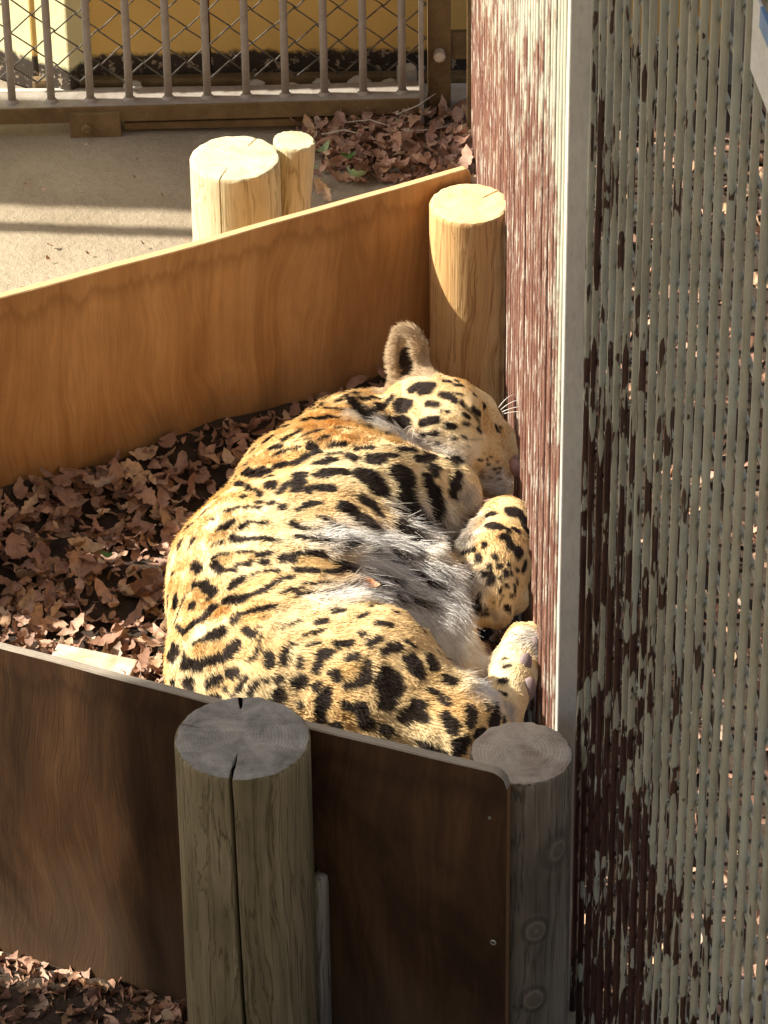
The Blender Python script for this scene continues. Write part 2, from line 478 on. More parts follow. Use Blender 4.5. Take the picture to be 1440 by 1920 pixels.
M['leaf_tan'] = one_leaf_mat('leaf_tan', (0.50, 0.30, 0.18), (0.62, 0.42, 0.28))

# ---------------------------------------------------------------- ground
def axis_lines(lo, hi, a, b, fine):
    core = list(np.arange(a, b + 1e-6, fine))
    left, right = [], []
    d, x = fine, a
    while x > lo:
        d *= 1.5
        x -= d
        left.append(max(x, lo))
    d, x = fine, b
    while x < hi:
        d *= 1.5
        x += d
        right.append(min(x, hi))
    return left[::-1] + core + right

gx, gy = axis_lines(-60, 60, -1.2, 1.0, 0.03), axis_lines(-40, 80, 3.4, 6.6, 0.03)
gv = []
for y in gy:
    for x in gx:
        w = 1.0 if -1.5 < x < 1.4 and 3.0 < y < 7.0 else 0.0
        gv.append((x, y, w * (0.010 * mnoise.noise(Vector((x * 3.1, y * 3.1, 0.3))) + 0.004 * mnoise.noise(Vector((x * 13, y * 13, 1.7))))))
nx = len(gx)
gf = [(j * nx + i, j * nx + i + 1, (j + 1) * nx + i + 1, (j + 1) * nx + i) for j in range(len(gy) - 1) for i in range(nx - 1)]
ground = structure(mesh_obj('ground', gv, gf, M['sand'], smooth=True))

structure(mesh_obj('soil_and_shade', [(0.205, 6.3, 0.014), (0.27, 3.9, 0.014), (0.47, 2.2, 0.014), (3.0, 2.2, 0.014), (3.0, 6.3, 0.014)], [(0, 1, 2, 3, 4)], M['soil_and_shade']))  # dark sheet added beyond the fence, its colour standing in for shade
structure(mesh_obj('soil_and_shade', [(-0.95, 3.6, 0.012), (-0.2, 3.3, 0.012), (0.3, 3.3, 0.012), (0.13, 3.722, 0.012), (-0.72, 4.075, 0.012), (-1.3, 4.25, 0.012)], [(0, 1, 2, 3, 4, 5)], M['soil_and_shade']))  # second dark sheet, added to darken the shaded ground before the front board

# den outline on plan
BP0, BP1 = Vector((-0.97, 4.684, 0)), Vector((0.138, 5.264, 0))      # back board, inner (near) face line
FP0, FP1 = Vector((-0.72, 4.070, 0)), Vector((0.143, 3.710, 0))      # front board, outer (near) face line
BP_TOP, FP_TOP = 0.45, 0.52
def fence_x(y):
    return 0.225 - 0.0279 * (y - 3.9) if y > 3.9 else 0.233 + 0.11 * (3.9 - y)
def back_y(x):
    return BP0.y + (BP1.y - BP0.y) * (x - BP0.x) / (BP1.x - BP0.x)
def front_y(x):
    return FP0.y + (FP1.y - FP0.y) * (x - FP0.x) / (FP1.x - FP0.x)
def bed(x, y):
    """height of the litter bed inside the den"""
    z = 0.085 + 0.012 * mnoise.noise(Vector((x * 6, y * 6, 4.0))) + 0.006 * mnoise.noise(Vector((x * 17, y * 17, 9.0)))
    b = back_y(x) - y
    z += 0.040 * math.exp(-max(b, 0) / 0.10)
    z -= 0.030 * max(0.0, min(1.0, (x - 0.0) / 0.15))
    return z
bx = list(np.arange(-0.95, 0.215, 0.025))
ts = list(np.linspace(0.0, 1.0, 40))
bv, bf = [], []
for x in bx:
    y0, y1 = front_y(x) + 0.016, back_y(x) - 0.003
    for tt in ts:
        y = y0 + (y1 - y0) * tt
        bv.append((min(x, fence_x(y) - 0.012), y, bed(x, y)))
nt = len(ts)
for i in range(len(bx) - 1):
    for j in range(nt - 1):
        bf.append((i * nt + j, (i + 1) * nt + j, (i + 1) * nt + j + 1, i * nt + j + 1))
structure(mesh_obj('den_floor', bv, bf, M['soil_and_shade'], smooth=True))

# unseen blockers added out of the picture to shade near boards, sand and gate
structure(box('shade_wall_near', (-3.2, -2.6, 2.2, 4.03, 0.0, 4.7), M['plaster_dim']))
structure(box('sky_block_roof', (-2.2, 3.2, -2.5, 3.45, 4.6, 4.75), M['batten']))  # overhead slab added to hold back sky light on the near side
structure(box('shade_wall_far', (-2.5, -2.3, 6.02, 6.285, 0.0, 2.1), M['plaster_dim']))
structure(tube('shade_pole', [(-2.0, 5.925, 0), (-2.0, 5.925, 2.2)], 0.016, M['gate_steel']))  # thin pole added to cast the narrow dark band across the sand

# ---------------------------------------------------------------- yellow building behind the gate
WALL_Y = 6.33
hut = thing('yellow_building', 'ochre rendered building with grimy black base behind the barred gate', 'building', (0, WALL_Y, 0))
box('wall', (-0.30, 0.62, 0.0, 0.3, 0.0, 2.6), M['ochre'], hut, 0.004)
box('wall', (-0.62, -0.303, -0.004, 0.3, 0.0, 2.6), M['ochre'], hut, 0.004)
box('plinth', (-0.62, 0.62, -0.022, 0.004, -0.01, 0.034), M['gate_rust'], hut, 0.006)
lit_end = thing('lit_wall_end', 'sunlit end of the ochre wall, built as a paler angled block', 'wall', (-0.60, WALL_Y - 0.01, 0), math.radians(-34))  # angled block added to stand for the sunlit part of the wall
lit_end['label'] = 'sunlit left end of the ochre wall, built angled and coloured paler'
box('wall', (-1.2, 0.06, 0.0, 0.3, 0.0, 2.6), M['lit_wall_end'], lit_end, 0.004)
structure(box('pavement', (-1.6, 0.16, 6.240, 6.306, -0.02, 0.022), M['concrete'], bevel=0.006))

# rubble and rusty bits lying on the ledge
def lump(name, loc, size, mat, label, cat, seed, parent=None, group=None):
    bm = bmesh.new()
    bmesh.ops.create_icosphere(bm, subdivisions=3, radius=1.0)
    for v in bm.verts:
        k = 1 + 0.32 * mnoise.noise(v.co * 1.3 + Vector((seed, 0, 0))) + 0.16 * mnoise.noise(v.co * 3.1 + Vector((0, seed, 0)))
        v.co = Vector((v.co.x * size[0], v.co.y * size[1], v.co.z * size[2])) * k
    me = bpy.data.meshes.new(name)
    bm.to_mesh(me)
    bm.free()
    me.materials.append(mat)
    me.polygons.foreach_set('use_smooth', [True] * len(me.polygons))
    o = data_obj(name, me, parent, loc)
    if label:
        tag(o, label, cat, group)
    return o
for i, (x, y, s) in enumerate([(-0.10, 6.293, 0.012), (-0.035, 6.29, 0.015), (0.02, 6.295, 0.010), (-0.22, 6.292, 0.012), (-0.44, 6.292, 0.012), (-0.155, 6.28, 0.010)]):
    lump('stone', (x, y, 0.022 + s * 0.6), (s * 1.4, s, s * 0.8), M['concrete'], 'small pale stone lying on the concrete ledge behind the gate bars', 'stone', i * 3.7, group='stones on the ledge')
tag(box('concrete_block', (-0.016, 0.016, -0.012, 0.012, 0, 0.045), M['concrete'], None, 0.003, (0.050, 6.285, 0.022), (0, 0, 0.3)), 'small grey concrete block beside the gate post', 'block')

# ---------------------------------------------------------------- barred gate
GA = math.radians(1.6)
gate = thing('barred_gate', 'steel gate with round vertical bars in front of the ochre building', 'gate', (-0.30, 6.175, 0.0), GA)
def gl(name, ext, mat, bevel=0.0015):
    return box(name, ext, mat, gate, bevel)
gl('rail_flange', (-0.95, 0.375, 0.0, 0.062, 0.052, 0.058), M['gate_steel'])
gl('rail_web', (-0.95, 0.375, -0.0045, 0.0, 0.028, 0.0585), M['gate_rust'])
gl('end_stile', (0.372, 0.379, -0.012, 0.035, 0.0, 0.95), M['gate_steel'])
gl('gate_post', (0.388, 0.428, 0.02, 0.06, 0.0, 1.1), M['gate_rust'])
gl('hinge_plate', (0.426, 0.458, 0.032, 0.045, 0.115, 0.168), M['gate_rust'])
gl('wheel_bracket', (-0.245, -0.155, -0.012, 0.03, -0.004, 0.05), M['gate_rust'], 0.003)
gl('guide_rail', (-0.15, 0.33, 0.004, 0.03, 0.006, 0.02), M['gate_rust'])
bar_v, bar_f = tube_geo([(0, 0, z) for z in np.linspace(0.056, 1.0, 10)], 0.0072, 10)
bar_me = bpy.data.meshes.new('bar')
bar_me.from_pydata(bar_v, [], bar_f)
bar_me.materials.append(M['gate_steel'])
bar_me.polygons.foreach_set('use_smooth', [True] * len(bar_me.polygons))
col_v, col_f = tube_geo([(0, 0, 0.057), (0, 0, 0.060), (0, 0, 0.064)], [0.0125, 0.011, 0.0075], 12)
col_me = bpy.data.meshes.new('weld_collar')
col_me.from_pydata(col_v, [], col_f)
col_me.materials.append(M['gate_steel'])
for i in range(-5, 11):
    x = -0.345 + i * 0.0687
    b = data_obj('bar', bar_me, gate, (x, 0.022, 0))
    data_obj('weld_collar', col_me, b)
for x in (-0.215, 0.255):
    v, f = tube_geo([(x, -0.004, 0.02), (x, -0.016, 0.02), (x, -0.02, 0.02)], [0.011, 0.011, 0.006], 8)
    mesh_obj('bolt', v, f, M['gate_rust'], gate)
v, f = tube_geo([(0.407, 0.02, 0.135), (0.407, 0.004, 0.135), (0.407, 0.0, 0.135)], [0.0105, 0.0105, 0.005], 8)
mesh_obj('bolt', v, f, M['block'], gate)
# chain link behind the bars: each wire is bent into a zigzag
mesh_link = thing('chain_link_mesh', 'diamond chain link wire mesh stretched behind the gate bars', 'wire mesh', (-0.30, 6.262, 0.06), GA)
CW, CHH = 0.0385, 0.034
for i in range(-17, 10):
    pts = []
    for k in range(0, 15):
        s = (k + i) % 2
        jx = 0.002 * mnoise.noise(Vector((i * 1.7, k * 0.9, 0)))
        pts.append((i * CW * 1.0 + s * CW + jx, 0.003 * (1 if (k + i) % 2 else -1), k * CHH + 0.002 * mnoise.noise(Vector((k * 1.3, i, 5)))))
    v, f = tube_geo(pts, 0.0020, 6)
    mesh_obj('wire', v, f, M['wire'], mesh_link, smooth=True)

# ---------------------------------------------------------------- posts
def log_post(name, loc, R, height, mats, label, cat='post', cracks=(), tilt=(0, 0), seed=0.0, group=None, knots=(), half=False, taper=0.04, n_h=46, top_cracks=()):
    """round timber post; cracks are grooves (angle, drift, depth, width, z from the top) cut into side and end grain"""
    base = [2 * PI * j / 112 for j in range(112)]
    angs = set(base)
    for c in list(cracks) + list(top_cracks):
        for d in (-3, -2, -1.25, -0.6, 0, 0.6, 1.25, 2, 3):
            angs.add((c[0] + d * c[3]) % (2 * PI))
    angs = sorted(angs)
    zs = [height * i / n_h for i in range(n_h)] + [height - 0.004, height - 0.001]
    verts, faces, mi = [], [], []
    m = len(angs)
    def groove(a, cr, z):
        g = 0.0
        for c in cr:
            ang, drift, depth, wid, zlen = c
            fade = max(0.0, min(1.0, (zlen - (height - z)) / 0.12))
            d = abs((a - ang + PI) % (2 * PI) - PI)
            w = wid * (0.35 + 0.65 * fade)
            if d < w:
                g = max(g, depth * fade * (1 - (d / w) ** 2))
        return g
    for zi, z in enumerate(zs):
        rim = 0.0 if zi < len(zs) - 1 else 0.0022
        for a in angs:
            sh = sum(c[1] * (height - z) + 0.018 * mnoise.noise(Vector((0, seed, z * 7.0))) * (height - z) * 3 for c in cracks[:1])
            r = R * (1 + taper * (height - z) * -0.15) * (1 + 0.014 * mnoise.noise(Vector((math.cos(a) * 1.2, math.sin(a) * 1.2, z * 1.6 + seed))) + 0.006 * mnoise.noise(Vector((math.cos(a) * 4, math.sin(a) * 4, z * 3 + seed))))
            r -= groove(a, cracks, z) + rim * (1 + 1.3 * mnoise.noise(Vector((math.cos(a) * 6, math.sin(a) * 6, seed))))
            aa = a + sh
            for (ka, kz, kr, kh) in knots:
                da = ((aa - ka + PI) % (2 * PI) - PI) * R
                q = (da * da + (z - kz) ** 2) / (kr * kr)
                r += kh * math.exp(-q * 1.8) - kh * 0.9 * math.exp(-q * 14)
            y = r * math.sin(aa)
            if half:
                y = max(y, -0.15 * R)
            verts.append((r * math.cos(aa), y, z))
    for zi in range(len(zs) - 1):
        for j in range(m):
            k = (j + 1) % m
            faces.append((zi * m + j, zi * m + k, (zi + 1) * m + k, (zi + 1) * m + j))
            cr = groove((angs[j] + 0.5 * ((angs[k] - angs[j]) % (2 * PI))) % (2 * PI), cracks, zs[zi + 1])
            mi.append(2 if cr > 0.006 else 0)
    prev = (len(zs) - 1) * m
    for fr in (0.96, 0.9, 0.8, 0.68, 0.55, 0.42, 0.28, 0.15, 0.05):
        start = len(verts)
        for j, a in enumerate(angs):
            o = verts[(len(zs) - 1) * m + j]
            g = 0.0
            for c in list(top_cracks):
                d = abs((a - c[0] + PI) % (2 * PI) - PI) * fr
                w = c[3] * 1.0
                reach = c[1]
                if fr > reach and d < w:
                    g = max(g, c[2] * (1 - (d / w) ** 2) * min(1.0, (fr - reach) / 0.2))
            for c in cracks:
                d = abs((a - c[0] + PI) % (2 * PI) - PI) * fr
                if fr > 0.62 and d < c[3]:
                    g = max(g, c[2] * 0.9 * (1 - (d / c[3]) ** 2) * min(1.0, (fr - 0.6) / 0.15))
            x, y = o[0] * fr, o[1] * fr
            verts.append((x, y, height + 0.0012 * mnoise.noise(Vector((x * 30, y * 30, seed))) - g))
        for j in range(m):
            k = (j + 1) % m
            faces.append((prev + j, prev + k, start + k, start + j))
            dz = min(verts[start + j][2], verts[start + k][2], verts[prev + j][2], verts[prev + k][2])
            mi.append(2 if dz < height - 0.009 else 1)
        prev = start
    verts.append((0, 0, height))
    for j in range(m):
        faces.append((prev + j, prev + (j + 1) % m, len(verts) - 1))
        mi.append(1)
    o = mesh_obj(name, verts, faces, list(mats) + [M['crack']], smooth=True, mat_idx=mi)
    me = o.data
    sharp = me.attributes.new('sharp_edge', 'BOOLEAN', 'EDGE')
    top = set(range((len(zs) - 1) * m, len(zs) * m))
    sharp.data.foreach_set('value', [e.vertices[0] in top and e.vertices[1] in top for e in me.edges])
    o.location = loc
    o.rotation_euler = (tilt[0], tilt[1], 0)
    return tag(o, label, cat, group)

log_post('wooden_post', (-0.172, 3.752, 0.0), 0.0815, 0.548, (M['log_green'], M['end_grey']), 'thick weathered greenish log post with a long split, standing outside the front board', cracks=[(math.radians(-99), 0.16, 0.022, 0.026, 0.62)], top_cracks=[(math.radians(93), 0.72, 0.014, 0.030, 0.2), (math.radians(160), 0.66, 0.008, 0.022, 0.2)], seed=2.3)
def knot_pos(k, R):
    return (R * math.cos(k[0]), R * math.sin(k[0]), k[1], k[2] * 1.7)
KP = [(math.radians(-74), 0.255, 0.015, 0.005), (math.radians(-75), 0.143, 0.016, 0.005), (math.radians(-46), 0.372, 0.020, 0.004)]
M['log_dark'] = log_side('log_grey_knots', (0.050, 0.038, 0.026), (0.20, 0.165, 0.125), (0.31, 0.265, 0.205), 5.5, streak=(0.085, 0.070, 0.052), knots=[knot_pos(k, 0.062) for k in KP])
log_post('wooden_post', (0.163, 3.793, 0.0), 0.0625, 0.487, (M['log_dark'], M['end_brown']), 'knotty grey log post between the front board and the rod fence', knots=KP, seed=5.1, top_cracks=[(math.radians(-120), 0.7, 0.006, 0.02, 0.2)])
log_post('wooden_post', (0.134, 5.185, 0.0), 0.0605, 0.434, (M['log_fresh'], M['end_fresh']), 'smooth orange log post in the den corner above the cat', seed=9.0, top_cracks=[(math.radians(38), 0.45, 0.007, 0.03, 0.2)])
log_post('wooden_post', (-0.226, 5.430, 0.0), 0.0705, 0.377, (M['log_pale'], M['end_pale']), 'short pale log post with split end grain behind the back board', cracks=[(math.radians(-108), 0.0, 0.012, 0.016, 0.5)], top_cracks=[(math.radians(140), 0.25, 0.006, 0.022, 0.2), (math.radians(60), 0.55, 0.004, 0.02, 0.2)], seed=12.4)
log_post('wooden_stake', (-0.166, 5.475, 0.0), 0.0335, 0.372, (M['log_pale'], M['end_pale']), 'thin pale split stake leaning against the short log post', 'stake', seed=15.7, tilt=(math.radians(-3), math.radians(5)), half=False)

log_post('wooden_post', (-0.79, 4.685, 0.0), 0.072, 0.60, (M['log_fresh'], M['end_fresh']), 'tall log post added out of view to shade the den litter', seed=21.0)  # extra post outside the view, placed so its shadow covers the litter

# ---------------------------------------------------------------- plywood boards
def board(name, p0, p1, top, thick, mats, label, corner=0.03, cut=0.0, bow=0.004):
    d = (p1 - p0)
    L = d.length
    ang = math.atan2(d.y, d.x)
    root = thing(name, label, 'board', (p0.x, p0.y, 0), ang)
    nx = 48
    xs_ = [L * i / nx for i in range(nx - 1)] + [L - corner * math.cos(PI / 2 * q / 8) * 1.0 for q in range(0, 9)]
    xs_ = sorted(x for x in xs_)
    nx = len(xs_) - 1
    tops = []
    for i in range(nx + 1):
        x = xs_[i]
        z = top + 0.0015 * mnoise.noise(Vector((x * 9, top * 10, 0)))
        if L - x < corner:
            q = (corner - (L - x)) / corner
            z = top - corner * (1 - math.sqrt(max(0, 1 - q * q)))
        tops.append((x, z))
    verts, faces, mi = [], [], []
    nz = 10
    for side in (0, 1):
        for i in range(nx + 1):
            x, zt = tops[i]
            for k in range(nz + 1):
                z = zt * k / nz
                w = bow * math.sin(x / L * 5.0 + 1.0) * (z / top) + 0.002 * mnoise.noise(Vector((x * 2, z * 3, side)))
                if k == nz:
                    verts.append((x, (0.0015 if side == 0 else thick - 0.0015) + w, z))
                else:
                    verts.append((x, (0 if side == 0 else thick) + w, z if k < nz - 1 else zt - 0.0018))
    def vid(s, i, k):
        return s * (nx + 1) * (nz + 1) + i * (nz + 1) + k
    for i in range(nx):
        for k in range(nz):
            faces.append((vid(0, i, k), vid(0, i + 1, k), vid(0, i + 1, k + 1), vid(0, i, k + 1))); mi.append(1 if k == nz - 1 else 0)
            faces.append((vid(1, i, k), vid(1, i, k + 1), vid(1, i + 1, k + 1), vid(1, i + 1, k))); mi.append(1 if k == nz - 1 else 0)
        faces.append((vid(0, i, nz), vid(0, i + 1, nz), vid(1, i + 1, nz), vid(1, i, nz))); mi.append(1)
    for k in range(nz):
        faces.append((vid(0, nx, k), vid(1, nx, k), vid(1, nx, k + 1), vid(0, nx, k + 1))); mi.append(2)
        faces.append((vid(0, 0, k), vid(0, 0, k + 1), vid(1, 0, k + 1), vid(1, 0, k))); mi.append(1)
    mesh_obj('panel', verts, faces, mats, root, mat_idx=mi)
    return root
back_board = board('plywood_board', BP0, BP1, BP_TOP, 0.013, [M['ply_back'], M['edge_back'], M['edge_back']], 'orange brown plywood board along the back of the den', 0.012)
front_board = board('plywood_board', FP0, FP1, FP_TOP, 0.012, [M['ply_front'], M['edge_front'], M['edge_end']], 'dark stained plywood board with grey top edge closing the front of the den', 0.022)
def screw(parent, x, z, r=0.0042):
    v, f = tube_geo([(x, 0.001, z), (x, -0.0012, z), (x, -0.0022, z), (x, -0.0016, z)], [r, r, r * 0.8, r * 0.3], 14)
    s = mesh_obj('screw', v, f, M['screw'], parent)
    box('slot', (x - r * 0.55, x + r * 0.55, -0.0026, -0.0014, z - r * 0.13, z + r * 0.13), M['crack'], s)
FL = (FP1 - FP0).length
screw(front_board, FL - 0.0165, 0.252)
screw(front_board, FL - 0.022, 0.448, 0.0022)

tag(tube('wooden_batten', [(-0.0865, 3.79, 0.0), (-0.0865, 3.79, 0.29), (-0.0865, 3.79, 0.3)], [0.0125, 0.0125, 0.011], M['batten'], None, 4), 'narrow pale batten standing upright against the front board beside the split log', 'batten')

tag(box('wood_block', (-0.06, 0.06, -0.022, 0.022, -0.012, 0.014), M['block'], None, 0.003, (-0.412, 4.487, 0.096), (0.06, 0.04, -0.30)), 'sunlit pale offcut of wood half under leaves beside the front board', 'wood block')

# ---------------------------------------------------------------- rod fence
def rod_fence(name, y0, y1, pitch, mat, label, height, seed, wire_side=1, n_seg=26, rod_r=0.0036, first=0.004):
    p0, p1 = Vector((fence_x(y0), y0, 0)), Vector((fence_x(y1), y1, 0))
    d = (p1 - p0)
    L = d.length
    root = thing(name, label, 'fence', p0, math.atan2(d.y, d.x))
    metas = []
    for s in range(5):
        pts, rad = [], []
        for i in range(n_seg + 1):
            z = -0.01 + (height + 0.01) * i / n_seg
            pts.append((0.0011 * mnoise.noise(Vector((seed + s * 7, z * 2.6, 0))), 0.0011 * mnoise.noise(Vector((seed + s * 5, z * 2.1, 9))), z))
            rad.append(rod_r * (1 + 0.10 * mnoise.noise(Vector((s, z * 12, seed)))))
        v, f = tube_geo(pts, rad, 10)
        me = bpy.data.meshes.new('rod')
        me.from_pydata(v, [], f)
        me.materials.append(mat)
        me.polygons.foreach_set('use_smooth', [True] * len(me.polygons))
        metas.append(me)
    n = int((L - first) / pitch)
    for i in range(n + 1):
        data_obj('rod', metas[i % 5], root, (i * pitch + first, 0.0015 * mnoise.noise(Vector((i * 0.9, seed, 2))), 0), (0, 0, (i * 1.3) % 6.28))
    wv, wf = tube_geo([(x, 0, 0.0006 * mnoise.noise(Vector((x * 9, seed, 0)))) for x in np.linspace(0, L, 30)], 0.0030, 8)
    wme = bpy.data.meshes.new('cross_wire')
    wme.from_pydata(wv, [], wf)
    wme.materials.append(mat)
    wme.polygons.foreach_set('use_smooth', [True] * len(wme.polygons))
    k = 0
    z = 0.03
    while z < height:
        data_obj('cross_wire', wme, root, (0, wire_side * 0.0058, z))
        z += 0.0625
        k += 1
    return root
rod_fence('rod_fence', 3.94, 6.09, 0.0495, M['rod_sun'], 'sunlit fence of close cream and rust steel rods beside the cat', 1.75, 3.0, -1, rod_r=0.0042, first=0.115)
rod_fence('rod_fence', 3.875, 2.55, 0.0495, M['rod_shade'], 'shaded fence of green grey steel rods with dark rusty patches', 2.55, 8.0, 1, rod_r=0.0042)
fp = thing('fence_post', 'flat galvanised steel upright joining the two rod fences', 'fence post', (fence_x(3.905), 3.905, 0))
box('upright', (-0.0150, 0.0090, -0.020, 0.020, 0, 2.4), M['steel'], fp, 0.0015)
fe = thing('fence_post', 'thin rusty end post where the sunlit fence meets the gate', 'fence post', (fence_x(6.12) - 0.004, 6.12, 0))
box('upright', (-0.006, 0.006, -0.006, 0.006, 0, 1.4), M['gate_rust'], fe, 0.001)

lump('stone', (0.462, 3.85, 0.03), (0.030, 0.022, 0.030), M['concrete'], 'rounded pale stone on the ground beyond the shaded rods', 'stone', 4.2)
M['plate_white'] = stained('plate_white', (0.55, 0.54, 0.50), (0.72, 0.71, 0.68), 18, 0.3, 0.7, 0.5, 0.2)
M['plate_blue'] = stained('plate_blue', (0.10, 0.20, 0.38), (0.20, 0.34, 0.55), 18, 0.3, 0.7, 0.5, 0.2)
plate = thing('fence_plate', 'small pale plate with a blue corner fixed high on the shaded rods', 'plate', (fence_x(3.0) - 0.011, 3.0, 1.875), math.atan2(-1.0, 0.11))
box('sheet', (-0.018, 0.07, -0.0015, 0.0015, -0.030, 0.045), M['plate_white'], plate, 0.001)
box('corner_patch', (0.012, 0.0715, -0.0020, 0.0020, 0.026, 0.0455), M['plate_blue'], plate, 0.0006)
# ---------------------------------------------------------------- leaves
def leaf_geo(L, Wd, curl, cup, serr, seed, n=9):
    """one dry leaf: a midrib strip with two half blades, curled and cupped, with a stalk"""
    r = random.Random(seed)
    verts, faces = [], []
    for i in range(n + 1):
        t = i / n
        prof = math.sin(PI * t ** 0.85) ** 0.8 if 0 < t < 1 else 0.0
        w = Wd * 0.5 * prof * (1 + serr * (0.5 if i % 2 else -0.5)) + 0.0004
        x = (t - 0.5) * L
        zc = curl * L * ((t - 0.5) ** 2) * 2 - curl * L * 0.2 + 0.02 * L * r.uniform(-1, 1)
        jl, jr = 1 + r.uniform(-0.22, 0.18), 1 + r.uniform(-0.22, 0.18)
        if r.random() < 0.10 and 0.15 < t < 0.9:
            jl *= 0.45
        e1 = cup * w * (1 + r.uniform(-0.5, 0.5))
        e2 = cup * w * (1 + r.uniform(-0.5, 0.5))
        verts += [(x + r.uniform(-0.03, 0.03) * L, -w * jl, zc + e1), (x, 0.02 * L * math.sin(t * 4 + seed), zc - 0.06 * w), (x + r.uniform(-0.03, 0.03) * L, w * jr, zc + e2)]
    for i in range(n):
        for k in (0, 1):
            a = i * 3 + k
            faces.append((a, a + 3, a + 4, a + 1))
    return np.array(verts), faces
LEAF_VARIANTS = []
for s in range(24):
    r = random.Random(100 + s)
    L = r.uniform(0.026, 0.054)
    LEAF_VARIANTS.append(leaf_geo(L, L * r.uniform(0.34, 0.62), r.uniform(-0.5, 0.8), r.uniform(-0.3, 0.55), r.uniform(0.0, 0.22), s, 12))
def leaf_mesh(i, mat, name='dead_leaf'):
    v, f = LEAF_VARIANTS[i]
    me = bpy.data.meshes.new(name)
    me.from_pydata([tuple(p) for p in v], [], f)
    me.materials.append(mat)
    me.polygons.foreach_set('use_smooth', [True] * len(me.polygons))
    return me
LEAF_ME = [leaf_mesh(i, M['leaf']) for i in range(24)]

def in_cat(x, y):
    """plan outline of the sleeping animal, with a small margin"""
    return ((x + 0.06) / 0.25) ** 2 + ((y - 4.50) / 0.42) ** 2 < 1.0 or (x > -0.1 and 4.0 < y < 5.0 and x < 0.17)
den_spots, mass_spots = [], []
tries = 0
while len(den_spots) < 215 and tries < 60000:
    tries += 1
    x = rng.uniform(-0.66, 0.19)
    y = rng.uniform(front_y(x) + 0.05, back_y(x) - 0.02)
    if y < 4.28 or in_cat(x, y) or x > fence_x(y) - 0.02:
        continue
    den_spots.append((x, y))
for (x, y) in den_spots:
    z = bed(x, y) + rng.uniform(0.012, 0.034)
    b = back_y(x) - y
    tiltx = rng.gauss(0, 0.35)
    o = data_obj('dead_leaf', rng.choice(LEAF_ME), None, (x, y, z), (tiltx, rng.gauss(0, 0.35), rng.uniform(0, 6.28)), (rng.uniform(0.75, 1.15),) * 3)
    tag(o, 'dry brown leaf in the litter on the den floor beside the cat', 'leaf', 'dead leaves on the den floor')
for i in range(70):
    while True:
        x, y = rng.uniform(-0.13, 0.155), rng.uniform(5.93, 6.17)
        edge = 6.03 - 0.16 * max(0, (x + 0.13) / 0.28) + 0.10 * mnoise.noise(Vector((x * 12, 3, 0)))
        if y > edge + 0.05 or rng.random() < 0.12:
            break
    z = 0.012 + 0.035 * max(0, min(1, (y - edge) / 0.12)) * rng.random()
    o = data_obj('dead_leaf', rng.choice(LEAF_ME), None, (x, y, z + 0.006), (rng.gauss(0, 0.35), rng.gauss(0, 0.35), rng.uniform(0, 6.28)), (rng.uniform(0.7, 1.1),) * 3)
    tag(o, 'dry brown leaf in the drift on the sand under the gate', 'leaf', 'dead leaves under the gate')

def leaf_mass(name, spots, label):
    V, Fc, tone = [], [], []
    off = 0
    for (x, y, z, s) in spots:
        v, f = LEAF_VARIANTS[rng.randrange(24)]
        Rm = np.array(Matrix.Rotation(rng.uniform(0, 6.28), 3, 'Z') @ Matrix.Rotation(rng.gauss(0, 0.5), 3, 'X') @ Matrix.Rotation(rng.gauss(0, 0.5), 3, 'Y'))
        V.append((v * s) @ Rm.T + np.array((x, y, z)))
        Fc += [tuple(i + off for i in q) for q in f]
        off += len(v)
        tone += [rng.random()] * len(v)
    V = np.concatenate(V)
    o = mesh_obj(name, V, Fc, M['leaf_mass'], smooth=True)
    at = o.data.attributes.new('leaf_tone', 'FLOAT', 'POINT')
    at.data.foreach_set('value', tone)
    o['kind'] = 'stuff'
    o['label'] = label
    o['category'] = 'leaf litter'
    return o
sp = []
while len(sp) < 3600:
    x = rng.uniform(-0.85, 0.19)
    y = rng.uniform(front_y(x) + 0.03, back_y(x) - 0.015)
    if x > fence_x(y) - 0.02 or (((x + 0.05) / 0.18) ** 2 + ((y - 4.50) / 0.36) ** 2 < 1.0):
        continue
    sp.append((x, y, bed(x, y) + rng.uniform(0.0, 0.022), rng.uniform(0.4, 1.1)))
leaf_mass('leaf_litter', sp, 'deep brown dead leaf litter filling the plywood den')
sp = []
while len(sp) < 380:
    x, y = rng.uniform(-0.14, 0.16), rng.uniform(5.95, 6.22)
    edge = 6.05 - 0.14 * max(0, (x + 0.13) / 0.28) + 0.10 * mnoise.noise(Vector((x * 12, 3, 0)))
    if y < edge:
        continue
    sp.append((x, y, 0.006 + 0.03 * min(1, (y - edge) / 0.12) * rng.random(), rng.uniform(0.6, 1.0)))
leaf_mass('leaf_litter', sp, 'dark drift of dead leaves on the sand below the gate')
sp = []
while len(sp) < 1500:
    x = rng.uniform(-0.62, -0.05)
    y = front_y(x) - 0.30 * rng.random() ** 1.5 - 0.008
    sp.append((x, y, 0.004 + rng.uniform(0.0, 0.010), rng.uniform(0.5, 1.0)))
leaf_mass('leaf_litter', sp, 'shaded dead leaves on the ground outside the front board')
sp = []
while len(sp) < 1700:
    y = rng.uniform(2.9, 6.2)
    x = fence_x(y) + rng.uniform(0.03, 0.9)
    sp.append((x, y, 0.008 + rng.uniform(0.0, 0.02), rng.uniform(0.7, 1.3)))
leaf_mass('leaf_litter', sp, 'dead leaves on the ground beyond the rod fence')

